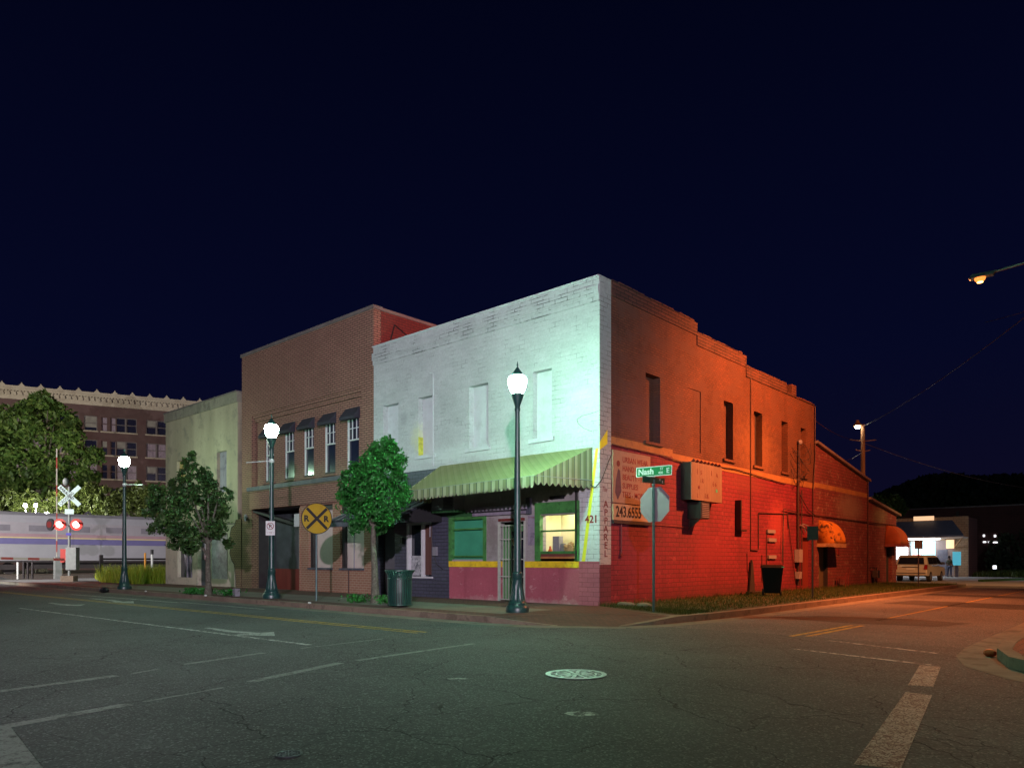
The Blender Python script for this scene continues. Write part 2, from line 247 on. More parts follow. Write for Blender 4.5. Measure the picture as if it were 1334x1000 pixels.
M['blue'] = mat('blue_stripe', (.15, .14, .30), .4, .08, 1, bump=0); M['ylw_str'] = mat('yellow_stripe', (.62, .52, .25), .4, .08, 1, bump=0); M['redstr'] = mat('rose_stripe', (.36, .24, .27), .4, .1, 1, bump=0); M['bogie'] = mat('bogie_steel', (.035, .03, .03), .7, .3, 2)
M['rail'] = mat('rail_steel', (.2, .16, .13), .4, .2, 3, metal=.6); M['ballast'] = mat('ballast', (.12, .10, .085), .95, .5, 14, bump=.8, bscale=25)
M['gate_w'] = mat('gate_white', (.62, .60, .52), .5, .1, 5, bump=0); M['gate_r'] = mat('gate_red', (.42, .03, .02), .5, .1, 5, bump=0); M['mast'] = mat('silver_mast', (.24, .26, .25), .5, .12, 5, metal=.2)
M['redlamp'] = emat('red_flasher', (1, .05, .04), 120); M['redlens'] = mat('dull_red_lens', (.10, .01, .01), .3, .1, 5, bump=0); M['red_small'] = emat('red_gate_lamp', (1, .06, .04), 60)
M['bluetag'] = mat('blue_tag', (.05, .04, .35), .4, .1, 5, bump=0); M['orange_post'] = mat('orange_marker', (.6, .25, .02), .5, .1, 5, bump=0)
M['crossw'] = mat('crossbuck_white', (.42, .56, .54), .5, .08, 5, bump=0)
M['van'] = mat('silver_car_paint', (.62, .60, .52), .3, .03, 1, metal=.3, bump=0, spec=.6); M['tyre'] = mat('tyre_rubber', (.014, .014, .014), .8, .1, 5); M['rim'] = mat('alloy_rim', (.35, .35, .36), .35, .05, 5, metal=.8)
M['taillight'] = mat('tail_light', (.20, .01, .01), .2, .05, 5, bump=0); M['bumper'] = mat('dark_bumper', (.03, .03, .03), .5, .1, 5)
M['skin'] = mat('skin', (.12, .06, .04), .6, .05, 5, bump=0); M['jeans'] = mat('blue_jeans', (.035, .055, .12), .8, .2, 20); M['shirt'] = mat('olive_shirt', (.035, .04, .022), .8, .2, 20); M['hair'] = mat('black_hair', (.006, .005, .005), .7, .1, 20)
M['shop_wall'] = brickmat('shop_tan_brick', (.30, .20, .12), (.26, .17, .10), (.12, .08, .05), .4, .2, .015, .25, 0, .85, .3); M['shop_pale'] = mat('shop_pale_wall', (.20, .15, .14), .7, .12, 1.5)
M['canopy'] = mat('blue_shingle_canopy', (.035, .055, .10), .6, .25, 3, bump=.5, bscale=8); M['soffit'] = emat('canopy_strip_light', (.86, .95, 1), 12); M['soffit2'] = mat('white_soffit', (.6, .6, .6), .6, .05, 3)
M['shopglass'] = emat('lit_shop_window', (.40, .70, .78), .75); M['openred'] = emat('red_window_sign', (1, .22, .16), 4); M['litsign'] = emat('lit_sign_panel', (1, .62, .35), .9); M['litwhite'] = emat('lit_white_panel', (.95, .95, 1), 2.2)
M['cyan'] = emat('cyan_panel', (.10, .55, .75), .55); M['darkbrick'] = brickmat('warehouse_brick', (.10, .034, .032), (.085, .03, .03), (.05, .022, .02), .5, .2, .02, .35, 0, .9, .2)
M['utility'] = mat('utility_pole_wood', (.16, .07, .035), .9, .3, 5, bump=.5, streak=1); M['wire'] = mat('cable', (.03, .025, .03), .6, .1, 3, bump=0)
M['cream_in'] = mat('cream_interior', (.62, .58, .36), .8, .05, 2, bump=0); M['inlight'] = emat('interior_tube', (1, .97, .66), 130)
M['manhole'] = mat('worn_iron', (.55, .60, .57), .42, .3, 14, metal=.5, bump=.3); M['manhole_dk'] = mat('iron_recess', (.03, .032, .03), .7, .3, 10); M['drain'] = mat('drain_iron', (.07, .08, .09), .5, .3, 14, metal=.4)
M['grey'] = mat('grey_box', (.22, .21, .24), .5, .1, 5); M['cardboard'] = mat('cardboard', (.25, .14, .06), .8, .1, 5); M['orange'] = mat('orange_plastic', (.7, .12, .03), .5, .1, 5, bump=0); M['basket'] = mat('wicker', (.45, .33, .14), .8, .4, 40, bump=.6, bscale=60)

# striped canvas for the green awning: u from object Z-rotated coordinate along x and y
def stripemat(name, c1, c2, c3, per=.22):
    m, t, b = nodes(name); g = N(t, 'ShaderNodeNewGeometry').outputs['Position']
    s = N(t, 'ShaderNodeSeparateXYZ'); t.links.new(g, s.inputs[0])
    u = mth(t, 'ADD', s.outputs[0], mth(t, 'MULTIPLY', s.outputs[1], 1.15))
    ww = mth(t, 'FRACT', mth(t, 'DIVIDE', mth(t, 'ADD', u, 50.0), per))
    k = mth(t, 'GREATER_THAN', ww, .5); k2 = mth(t, 'MULTIPLY', mth(t, 'GREATER_THAN', ww, .44), mth(t, 'LESS_THAN', ww, .54))
    c = mixc(t, k, c1, c2); c = mixc(t, k2, c, c3)
    c = mixc(t, mth(t, 'MULTIPLY', ramp(t, noise(t, g, 1.4, 5), .4, .7), .3), c, sc(c1, .55))
    t.links.new(c, b.inputs['Base Color']); b.inputs['Roughness'].default_value = .75
    tl = N(t, 'ShaderNodeBsdfTranslucent'); t.links.new(c, tl.inputs[0]); mx = N(t, 'ShaderNodeMixShader'); mx.inputs[0].default_value = .12
    t.links.new(b.outputs[0], mx.inputs[1]); t.links.new(tl.outputs[0], mx.inputs[2]); t.links.new(mx.outputs[0], t.nodes['Material Output'].inputs[0])
    return m
M['stripe_top'] = stripemat('striped_green_canvas', (.25, .245, .11), (.28, .27, .13), (.21, .215, .10), .3); M['stripe'] = stripemat('striped_valance_canvas', (.19, .215, .11), (.36, .36, .24), (.05, .07, .05), .29)

def bandmat(name, ax, per, duty):
    m, t, b = nodes(name); g = N(t, 'ShaderNodeNewGeometry').outputs['Position']; s = N(t, 'ShaderNodeSeparateXYZ'); t.links.new(g, s.inputs[0])
    k = mth(t, 'GREATER_THAN', mth(t, 'FRACT', mth(t, 'DIVIDE', mth(t, 'ADD', s.outputs[ax], 100.), per)), duty)
    c = mixc(t, k, (.40, .38, .32), (.30, .025, .02)); c = mixc(t, mth(t, 'MULTIPLY', noise(t, g, 6), .4), c, (.2, .17, .14)); t.links.new(c, b.inputs['Base Color']); b.inputs['Roughness'].default_value = .5; return m
M['arm_h'] = bandmat('gate_arm_bands', 1, 1.3, .55); M['arm_v'] = bandmat('raised_arm_bands', 2, 1.9, .6)
# ------------------------------------------------------------------ mesh helpers
OFF = {}
def link(o, parent=None):
    COL.objects.link(o)
    if parent is not None: o.parent = parent
    return o
class MB:
    def __init__(s): s.bm = bmesh.new()
    def face(s, pts):
        try: return s.bm.faces.new([s.bm.verts.new(p) for p in pts])
        except ValueError: return None
    def box(s, x0, x1, y0, y1, z0, z1):
        v = [s.bm.verts.new((x, y, z)) for z in (z0, z1) for x, y in ((x0, y0), (x1, y0), (x1, y1), (x0, y1))]
        for f in ((0, 3, 2, 1), (4, 5, 6, 7), (0, 1, 5, 4), (1, 2, 6, 5), (2, 3, 7, 6), (3, 0, 4, 7)): s.bm.faces.new([v[i] for i in f])
        return s
    def hexa(s, b, t):
        v = [s.bm.verts.new(p) for p in list(b) + list(t)]; n = len(b)
        s.bm.faces.new(v[:n][::-1]); s.bm.faces.new(v[n:])
        for i in range(n): s.bm.faces.new((v[i], v[(i + 1) % n], v[n + (i + 1) % n], v[n + i]))
        return s
    def prism(s, poly, d):
        """closed polygon of 3-D points extruded by vector d"""
        d = Vector(d); return s.hexa(poly, [tuple(Vector(p) + d) for p in poly])
    def cyl(s, p0, p1, r0, r1=None, n=12, cap=True):
        p0, p1 = Vector(p0), Vector(p1); r1 = r0 if r1 is None else r1; a = (p1 - p0).normalized()
        u = a.orthogonal().normalized(); v = a.cross(u); c0, c1 = [], []
        for i in range(n):
            d = u * math.cos(2 * PI * i / n) + v * math.sin(2 * PI * i / n); c0.append(s.bm.verts.new(p0 + d * r0)); c1.append(s.bm.verts.new(p1 + d * r1))
        for i in range(n): s.bm.faces.new((c0[i], c0[(i + 1) % n], c1[(i + 1) % n], c1[i]))
        if cap: s.bm.faces.new(c0[::-1]); s.bm.faces.new(c1)
        return s
    def tube(s, pts, r, n=6):
        for a, b in zip(pts, pts[1:]): s.cyl(a, b, r, r, n)
        return s
    def lathe(s, prof, c=(0, 0, 0), n=24, flute=0, fz=(0, 0)):
        rings = []
        for r, z in prof:
            ring = []
            for i in range(n):
                rr = r * (1 - (flute if (i % 2 and fz[0] < z < fz[1]) else 0)); a = 2 * PI * i / n
                ring.append(s.bm.verts.new((c[0] + rr * math.cos(a), c[1] + rr * math.sin(a), c[2] + z)))
            rings.append(ring)
        for a, b in zip(rings, rings[1:]):
            for i in range(n): s.bm.faces.new((a[i], a[(i + 1) % n], b[(i + 1) % n], b[i]))
        s.bm.faces.new(rings[0][::-1]); s.bm.faces.new(rings[-1]); return s
    def ball(s, c, r, n=12):
        rx, ry, rz = r if isinstance(r, tuple) else (r, r, r)
        m = Matrix.Translation(c) @ Matrix.Diagonal((rx, ry, rz, 1)); bmesh.ops.create_uvsphere(s.bm, u_segments=n, v_segments=max(6, n // 2), radius=1, matrix=m); return s
    def wall(s, ax, a0, a1, z0, z1, pos, th=.3, holes=()):
        """ax 'x': wall at y=pos facing -y; 'y': wall at x=pos facing +x. real thickness, holes with reveals"""
        f = (lambda a, d, z: (a, pos + d, z)) if ax == 'x' else (lambda a, d, z: (pos - d, a, z))
        A = sorted({a0, a1, *[q for h in holes for q in h[:2] if a0 < q < a1]}); Z = sorted({z0, z1, *[q for h in holes for q in h[2:4] if z0 < q < z1]})
        hole = lambda a, z: any(h[0] < a < h[1] and h[2] < z < h[3] for h in holes)
        g = {(i, j): not hole((A[i] + A[i + 1]) / 2, (Z[j] + Z[j + 1]) / 2) for i in range(len(A) - 1) for j in range(len(Z) - 1)}
        for (i, j), ok in g.items():
            if not ok: continue
            a, b, c, d = A[i], A[i + 1], Z[j], Z[j + 1]
            s.face([f(a, 0, c), f(b, 0, c), f(b, 0, d), f(a, 0, d)]); s.face([f(a, th, c), f(a, th, d), f(b, th, d), f(b, th, c)])
            if not g.get((i - 1, j)): s.face([f(a, 0, c), f(a, 0, d), f(a, th, d), f(a, th, c)])
            if not g.get((i + 1, j)): s.face([f(b, 0, c), f(b, th, c), f(b, th, d), f(b, 0, d)])
            if not g.get((i, j - 1)): s.face([f(a, 0, c), f(a, th, c), f(b, th, c), f(b, 0, c)])
            if not g.get((i, j + 1)): s.face([f(a, 0, d), f(b, 0, d), f(b, th, d), f(a, th, d)])
        return s
    def build(s, name, m, parent=None, smooth=False, bevel=0, local=False, label=None, fix=True):
        if fix:
            bmesh.ops.remove_doubles(s.bm, verts=s.bm.verts, dist=1e-5) if smooth else None
            bmesh.ops.recalc_face_normals(s.bm, faces=s.bm.faces)
        off = Vector(OFF.get(parent.name, (0, 0, 0))) if (parent is not None and not local) else Vector((0, 0, 0))
        if off.length: bmesh.ops.translate(s.bm, verts=s.bm.verts, vec=-off)
        me = bpy.data.meshes.new(name); s.bm.to_mesh(me); s.bm.free()
        o = bpy.data.objects.new(name, me); link(o, parent)
        if parent is not None: OFF[o.name] = tuple(off)
        me.materials.append(M[m] if isinstance(m, str) else m)
        if smooth:
            for p in me.polygons: p.use_smooth = True
            me.set_sharp_from_angle(angle=R(40))
        if bevel:
            b = o.modifiers.new('bevel', 'BEVEL'); b.width = bevel; b.segments = 2; b.limit_method = 'ANGLE'
        if label: o['label'] = label
        return o
def thing(name, label, cat, loc=(0, 0, 0), rotz=0, group=None):
    o = bpy.data.objects.new(name, None); link(o); o.location = loc; o.rotation_euler = (0, 0, rotz); o.empty_display_size = .3
    o['label'] = label; o['category'] = cat
    if group: o['group'] = group
    OFF[o.name] = tuple(loc); return o
def tag(o, label, cat, group=None, kind=None):
    o['label'] = label; o['category'] = cat
    if group: o['group'] = group
    if kind: o['kind'] = kind
    return o
def struct(o, kind='structure'): o['kind'] = kind; return o
def dup(root, loc, rotz=None, label=None, scale=None):
    def cp(o, par):
        c = o.copy(); COL.objects.link(c)
        if par is not None: c.parent = par
        for ch in list(o.children): cp(ch, c)
        return c
    r = cp(root, None); r.location = loc
    if rotz is not None: r.rotation_euler = (0, 0, rotz)
    if scale: r.scale = (scale,) * 3
    if label: r['label'] = label
    return r
def text(name, s, size, m, parent, org, xd, up, ext=.004, align='LEFT', sx=1., shear=0, bold=0.0, rot=0):
    c = bpy.data.curves.new(name, 'FONT'); c.body = s; c.size = size; c.extrude = ext; c.align_x = align; c.shear = shear; c.offset = bold; c.resolution_u = 3
    o = bpy.data.objects.new(name + '_tmp', c); COL.objects.link(o)
    dg = bpy.context.evaluated_depsgraph_get(); dg.update(); me = bpy.data.meshes.new_from_object(o.evaluated_get(dg)); bpy.data.objects.remove(o)
    xd, up = Vector(xd).normalized(), Vector(up).normalized(); nz = xd.cross(up)
    mx = Matrix((xd, up, nz)).transposed().to_4x4() @ Matrix.Rotation(rot, 4, 'Z') @ Matrix.Diagonal((sx, 1, 1, 1)); mx.translation = Vector(org) - Vector(OFF.get(parent.name, (0, 0, 0)) if parent else (0, 0, 0))
    me.transform(mx); me.name = name; t = bpy.data.objects.new(name, me); link(t, parent); me.materials.clear(); me.materials.append(M[m]); OFF[t.name] = OFF.get(parent.name, (0, 0, 0)) if parent else (0, 0, 0)
    return t
XF, XS, UP = (1, 0, 0), (0, 1, 0), (0, 0, 1)     # front walls read along +x, side walls along +y
def T3(loc, rz, pts):
    """local (x right, z up, y depth) points to world"""
    c, s = math.cos(rz), math.sin(rz); return [(loc[0] + x * c - y * s, loc[1] + x * s + y * c, loc[2] + z) for x, y, z in pts]
CR = Vector((.74142, .67106, 0)); CF = Vector((-.67106, .74142, 0))

# ------------------------------------------------------------------ ground, streets, pavements
def sheet(name, m, polys, kind='structure'):
    b = MB()
    for p in polys: b.face(p)
    return struct(b.build(name, m, fix=False), kind)
def rect(x0, x1, y0, y1, z): return [(x0, y0, z), (x1, y0, z), (x1, y1, z), (x0, y1, z)]
sheet('ground', 'dirt', [rect(-600, 400, -300, 700, -.17)])
zr = -.15
X0, X1 = -44, -50
sheet('main_street', 'asphalt', [rect(X0, 90, -18.2, -3.0, zr), [(X1, -18.2, .17), (X0, -18.2, zr), (X0, -3, zr), (X1, -3, .17)], rect(-60, X1, -18.2, -3, .17), [(-66, -18.2, zr), (-60, -18.2, .17), (-60, -3, .17), (-66, -3, zr)], rect(-200, -66, -18.2, -3, zr)])
sheet('side_street', 'asphalt_side', [rect(3.0, 10.4, -3.0, 160, zr)])
sheet('parking_lot', 'lot', [rect(-14, 3.3, 30.5, 56, -.146), [(3.3, 31.5, -.142), (9.0, 31.5, -.142), (9, 75, -.142), (3.3, 75, -.142)]])
# pavement slab: outline runs round the corner with a dropped ramp
A_, B_ = (2.0, -4.42), (3.12, -3.62)
C_, D_ = (.9, -3.1), (2.5, -2.0)
out_ = [(-46, -4.85), (.5, -4.85), C_, D_, (3.5, -1.9), (3.72, 0), (3.75, 4), (3.75, 28.5), (-3, 30.4), (-3, .2), (-46, .2)]
b = MB(); b.hexa([(x, y, -.2) for x, y in out_], [(x, y, 0) for x, y in out_]); struct(b.build('sidewalk', 'conc'))
b = MB(); b.face([(*C_, .0), (*A_, -.145), (*B_, -.145), (*D_, .0)]); b.face([(.5, -4.85, 0), (*A_, -.145), (*C_, 0)]); b.face([(3.5, -1.9, 0), (*D_, 0), (*B_, -.145)])
struct(b.build('kerb_ramp', 'pave', fix=False))
# brick strips 4 mm above the slab
z4 = .004
sheet('brick_paving', 'pave', [rect(-46, -.0, -2.05, .0, z4), rect(-46, .3, -4.72, -4.05, z4), [(-.0, -2.05, z4), (-.0, -4.05, z4), (.3, -4.05, z4), (.3, -4.72, z4), (.5, -4.72, z4), (*C_, z4), (*D_, z4), (3.3, -1.85, z4), (1.9, -1.15, z4), (.0, -.02, z4)]])
def strip(name, m, path, off0, off1, zt, zb=None):
    """ribbon along a path, between two offsets to its right side"""
    P_ = [Vector((x, y)) for x, y in path]; b = MB(); rows = []
    for i, p in enumerate(P_):
        d = (P_[min(i + 1, len(P_) - 1)] - P_[max(i - 1, 0)]).normalized(); n = Vector((d.y, -d.x))
        zz = zt[i] if isinstance(zt, (list, tuple)) else zt; rows.append((p + n * off0, p + n * off1, zz))
    for r, q in zip(rows, rows[1:]):
        t_ = [(*r[0], r[2]), (*r[1], r[2]), (*q[1], q[2]), (*q[0], q[2])]
        if zb is None: b.face(t_)
        else: b.hexa([(x, y, zb) for x, y, _ in t_], t_)
    return struct(b.build(name, m, fix=zb is not None))
kp = [(-37.0, -4.85), (-23.5, -4.85), (-14, -4.85), (-8, -4.86), (-2, -4.86), (.4, -4.86), (1.15, -4.74), A_]
kz = [.006] * 6 + [-.06, -.14]
strip('kerb', 'kerb', kp, .03, -.16, kz, -.2); strip('gutter', 'gutter', kp, .028, .52, -.145)
kp2 = [B_, (3.42, -2.8), (3.52, -1.9), (3.68, -.6), (3.75, .6), (3.76, 4), (3.76, 15), (3.74, 26), (3.3, 30.5)]
kz2 = [-.14, -.06, .006, .006, .006, .006, .006, .006, -.05]
strip('kerb', 'kerb', kp2, .03, -.16, kz2, -.2); strip('gutter', 'gutter', kp2, .0, .5, -.145)
strip('gutter', 'gutter', [(1.9, -4.45), (3.2, -3.55)], .0, .45, -.1452)
# corner island on the right with brick
oi = [(10.0, 110), (10.0, -1.2), (10.02, -3.0), (10.12, -4.2), (10.4, -5.2), (10.95, -6.0), (11.8, -6.5), (13.2, -6.75), (80, -6.75), (80, 110)]
b = MB(); b.hexa([(x, y, -.2) for x, y in oi], [(x, y, 0) for x, y in oi]); struct(b.build('sidewalk', 'conc'))
oj = [(10.16, -1.2), (10.18, -3.0), (10.28, -4.2), (10.55, -5.1), (11.05, -5.85), (11.9, -6.33), (13.2, -6.55), (80, -6.55), (80, -1.2)]
sheet('brick_paving', 'pave_red', [[(x, y, z4) for x, y in oj]])
strip('kerb', 'kerb', oi[:-1][::-1][:] if False else [(80, -6.74), (13.2, -6.74), (11.8, -6.49), (10.95, -5.99), (10.4, -5.19), (10.12, -4.19), (10.02, -3.0), (10.0, -1.2), (10.0, 60)], -.03, .15, .006, -.2)
strip('gutter', 'gutter', [(80, -6.75), (13.2, -6.75), (11.8, -6.5), (10.95, -6.0), (10.4, -5.2), (10.12, -4.2), (10.02, -3.0), (10.0, -1.2), (10.0, 60)], -.0, -.55, -.1455)
# near side pavement behind the camera
b = MB(); b.box(-46, 80, -40, -18.2, -.2, 0); struct(b.build('sidewalk', 'conc'))
# repair patches in the side street and dark seams
sheet('road_patch', 'patch', [[(4.4, 1.2, -.1460), (6.4, .6, -.1460), (8.2, 1.0, -.1460), (8.6, 2.4, -.1460), (7.2, 2.9, -.1460), (5.2, 2.5, -.1460)], [(4.8, 9.5, -.146), (9.2, 8.6, -.146), (9.6, 11.4, -.146), (5.1, 12.2, -.146)], [(4.2, 17, -.146), (9.6, 16, -.146), (9.6, 17.6, -.146), (4.2, 18.6, -.146)]])
# painted markings, each a sheet 4 mm above the asphalt
zm = zr + .004
def line(a, b_, w_): 
    a, b_ = Vector(a), Vector(b_); n = (b_ - a).normalized(); n = Vector((-n.y, n.x)) * w_ / 2
    return [(*(a - n), zm), (*(b_ - n), zm), (*(b_ + n), zm), (*(a + n), zm)]
sheet('centre_line', 'yellow_line', [line((-43, -8.42), (.9, -7.46), .11), line((-43, -8.20), (.9, -7.24), .11), line((6.62, -3.1), (6.72, .1), .11), line((6.86, -2.9), (6.92, .2), .11), line((6.75, 1.8), (6.8, 30), .07)])
sheet('lane_line', 'white_line', [line((-13.8, -10.60), (1.1, -10.03), .11), line((7.45, -5.04), (9.66, -5.64), .10), line((7.42, -3.38), (9.3, -4.12), .09)])
sheet('crosswalk_line', 'white_worn', [line((2.62, -15.9), (2.20, -13.5), .15), line((2.17, -13.3), (2.02, -12.9), .07), line((1.84, -12.5), (1.50, -11.1), .12), line((1.42, -10.4), (1.24, -8.6), .06), line((4.75, -16.4), (4.24, -14.1), .17), line((4.22, -13.95), (4.02, -13.0), .06), line((3.88, -12.6), (3.32, -10.95), .15), line((3.29, -10.65), (3.03, -8.0), .12)])
zm += .004
sheet('crosswalk_line', 'white_worn', [line((4.45, -15.3), (7.4, -15.66), .26)])
zm -= .004
sheet('crosswalk_bar', 'white_bar', [[(9.42, -5.70, zm), (9.68, -5.72, zm), (9.98, -7.52, zm), (9.74, -7.62, zm)], [(9.84, -8.12, zm), (10.10, -8.12, zm), (10.62, -11.4, zm), (10.34, -11.5, zm)]])
arr = [[(-13.3, -9.05), (-11.2, -8.98), (-11.2, -8.82), (-13.3, -8.88)]]
def arrow(x, y, L, fl=1):
    pts = [(0, -.07), (L * .45, -.16), (L * .7, -.05), (L * .7, -.38), (L, .1), (L * .72, .5), (L * .7, .22), (L * .4, .06), (0, .07)]
    return [(x + px, y + py * fl, zm) for px, py in pts]
sheet('turn_arrow', 'arrow', [arrow(-3.3, -9.75, 2.6, 1), arrow(-16.2, -9.1, 2.6, 1), arrow(-18.2, -7.2, 4.4, -1), line((-13.2, -6.0), (-7.8, -5.9), .10), line((-22.5, -6.6), (-13, -6.15), .12)])
def blob(cx, cy, rx, ry, rot, n=18, z=zm):
    p = []
    for i in range(n):
        a = 2 * PI * i / n; r = random.uniform(.75, 1.1); x, y = rx * r * math.cos(a), ry * r * math.sin(a); p.append((cx + x * math.cos(rot) - y * math.sin(rot), cy + x * math.sin(rot) + y * math.cos(rot), z))
    return p
sheet('paint_patch', 'white_line', [blob(7.87, -11.42, .17, .13, R(42)), blob(5.55, -10.79, .14, .06, R(42))])

# grass verge, weeds (stuff)
def blades(name, m, n, region, h, wdt, label, lean=.5, z=0.01):
    b = MB()
    for _ in range(n):
        x, y = region(); hh = h(x, y) * random.uniform(.5, 1.2); a = random.uniform(0, 2 * PI); dx, dy = math.cos(a) * wdt, math.sin(a) * wdt; l = random.uniform(-lean, lean) * hh; l2 = random.uniform(-lean, lean) * hh
        b.face([(x - dx, y - dy, z), (x + dx, y + dy, z), (x + l, y + l2, z + hh)])
    o = b.build(name, m, fix=False); tag(o, label, 'grass', kind='stuff'); return o
sheet('verge', 'grass_base', [[(.02, .02, .005), (.1, -.15, .005), (1.9, -1.1, .005), (3.4, -1.6, .005), (3.55, 0, .005), (3.58, 27, .005), (1.5, 28.5, .005), (.02, 28.5, .005)]])
def rv():
    while 1:
        x, y = random.uniform(.05, 3.5), random.uniform(-1.5, 0) if random.random() < .12 else random.uniform(-.2, 28)
        if y < -.1 - x * .42: continue
        return x, y
blades('verge_grass', 'blade', 26000, rv, lambda x, y: .075 + (.06 if x < .4 else 0) + .05 * (random.random() < .05), .008, 'thin mown grass along the red side wall')
def rw():
    while 1:
        x, y = random.uniform(-42, -29.0), random.uniform(-1.6, 9)
        if y < -1.5 + max(0, (-34 - x)) * .28: continue
        return x, y
blades('tall_weeds', 'weed', 15000, rw, lambda x, y: 1.05 if x > -38.0 else .6, .022, 'tall yellow green weeds in the empty lot beside the cream building', .35, -.1)
sheet('vacant_lot', 'dirt', [rect(-46, -28.9, .2, 40, -.02)])
sheet('concrete_path', 'lot', [[(-43, -2.6, .012), (-36.5, -2.6, .012), (-37.0, .5, .012), (-39, 3, .012), (-46, 9, .03), (-46, 4, .03)], [(-36.5, -4.7, .012), (-43, -4.7, .012), (-43, -2.62, .012), (-36.5, -2.62, .012)]])
def rg():
    return random.uniform(-8, 3), random.uniform(57.5, 70)
blades('far_verge_grass', 'blade', 5000, lambda: (random.uniform(-1.0, 3.2), random.uniform(56.5, 84)), lambda x, y: .5, .05, 'rough grass at the edge of the lot beside the shop', .4, -.15)
b = MB(); b.hexa([(-.6, 46, -.15), (3.2, 62, -.15), (3.0, 62.4, -.15), (-.9, 46.2, -.15)], [(-.6, 46, 0), (3.2, 62, 0), (3.0, 62.4, 0), (-.9, 46.2, 0)]); 
o = b.build('kerb', 'greendark'); struct(o); o.location = (3.2, -6, 0)

# ------------------------------------------------------------------ white and red corner building
cb = thing('corner_building', 'two storey corner shop with white painted brick front and red side wall', 'building', (0, 0, 0))
upw = [(-9.81, -8.91), (-7.80, -6.99), (-5.25, -4.37), (-2.48, -1.73)]
b = MB(); b.wall('x', -10.37, 0, 4.45, 8.62, 0, .3, [(a, c, 4.97, 7.02) for a, c in upw]); b.build('front_wall', 'white_brick', cb)
b = MB(); b.wall('x', -10.39, .0, 8.62, 8.80, -.035, .335); b.wall('x', -10.41, .0, 8.80, 9.06, -.065, .365); b.wall('x', -10.37, 0, 9.06, 9.30, -.02, .32); b.build('front_parapet', 'white_parapet', cb)
b = MB(); b.box(-10.4, .0, -.07, .33, 9.30, 9.335); b.build('coping', 'white_panel', cb)
for i, (a, c) in enumerate(upw):
    fr = MB().box(a, c, .22, .26, 4.97, 7.02).build('blocked_window', 'white_panel', cb)
    MB().box(a - .12, c + .10, -.07, .10, 4.85, 4.968).build('sill', 'white_panel', fr)
    MB().box(c - .035, c - .001, .205, .219, 4.99, 7.0).build('board_gap', 'cop_grey', fr); MB().box(a + .01, c - .04, .205, .219, 4.972, 4.995).build('board_gap', 'dkmetal', fr)
MB().box(-7.80, -7.797, .0, .22, 5.0, 5.65).build('painted_jamb', mat('ochre_stain', (.50, .45, .06), .7, .4, 6), cb)
# ground floor, front: store half and slate coloured half
stA, stD, stB = (-6.10, -4.55, 1.32, 2.72), (-3.92, -2.78, .02, 2.50), (-2.20, -.80, 1.36, 2.64)
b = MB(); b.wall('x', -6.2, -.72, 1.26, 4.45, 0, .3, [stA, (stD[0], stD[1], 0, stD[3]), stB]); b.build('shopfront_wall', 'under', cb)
b = MB(); b.wall('x', -.72, 0, 1.26, 4.45, 0, .3); b.build('corner_pier', 'corner_white', cb)
for a, c in ((-6.2, stD[0]), (stD[1], -.72)): MB().wall('x', a, c, -.15, 1.07, 0, .3).build('painted_dado', 'pink', cb)
b = MB(); b.wall('x', -.72, 0, -.15, 1.26, -.002, .302); b.build('painted_dado', 'pink_brick', cb)
for a, c in ((-6.2, stD[0]), (stD[1], -.72)): MB().wall('x', a, c, 1.07, 1.26, -.03, .33).build('painted_band', 'yellow', cb)
b = MB(); b.prism([(-.62, -.004, 1.262), (-.50, -.004, 1.262), (-.04, -.004, 4.46), (-.13, -.004, 4.46)], (0, -.004, 0)); b.build('painted_stripe', 'yellow2', cb)
b = MB(); b.prism([(.004, .0, 4.40), (.004, .0, 4.62), (.004, .38, 5.02), (.004, .38, 4.62)][::1], (.004, 0, 0)); b.build('painted_stripe', 'yellow2', cb)
text('house_number', '421', .30, 'redtext', cb, (-.50, -.006, 2.36), XF, UP, bold=.008)
# the side wall: narrow white strip, red blocks, bare brick above
b = MB(); b.wall('y', 0.002, .56, 1.17, 9.35, .006, .3); b.build('side_strip', 'strip', cb)
b = MB(); b.wall('y', .002, .56, -.15, 1.17, .006, .3)
b.build('painted_dado', 'dado_side', cb)
dr1, dr2 = (15.15, 16.2, -.2, 2.28), (17.2, 18.35, -.2, 2.0)
swin = [(2.43, 3.29), (7.69, 8.43), (10.22, 11.0), (12.9, 13.55), (15.0, 15.62)]
b = MB(); b.wall('y', .56, 16.64, -.15, 4.62, 0, .3, [dr1]); b.build('side_wall_lower', 'red_block', cb)
b = MB(); b.wall('y', .56, 16.64, 4.62, 8.22, 0, .3, [(a, c, 4.95, 7.05) for a, c in swin] + [(5.05, 5.95, 4.95, 7.05)]); b.build('side_wall_upper', 'bare', cb)
b = MB().box(-.06, -.03, 5.05, 5.95, 4.95, 7.05); b.build('bricked_window', 'bare', cb)
for y0, y1, zt, pr in ((.56, 5.66, 9.33, .03), (5.66, 9.5, 9.0, .03), (9.5, 13.35, 8.62, .03), (13.35, 16.64, 8.25, .03)):
    b = MB(); b.wall('y', y0, y1, zt - .62 if zt > 8.5 else 8.22 - .4, zt - .22, pr, .33) if False else None
    if zt - .42 > 8.22: b.wall('y', y0, y1, 8.22, zt - .42, 0, .3); b.build('side_wall_upper', 'bare', cb)
    else: b.bm.free()
    b = MB(); b.wall('y', y0, y1, max(zt - .42, 8.2202), zt, .035, .335); o = b.build('side_parapet', 'bare_cop', cb)
    n = int((y1 - y0) / .35); b = MB()
    for k in range(n):
        b.box(-.28, .045, y0 + k * .35 + .01, y0 + k * .35 + .33, zt, zt + random.choice([.03, .05, .06]))
    b.build('coping_brick', 'bare_cop', o)
MB().box(-.35, -.0, 14.0, 14.5, 8.31, 8.75).build('chimney', 'bare_cop', cb)
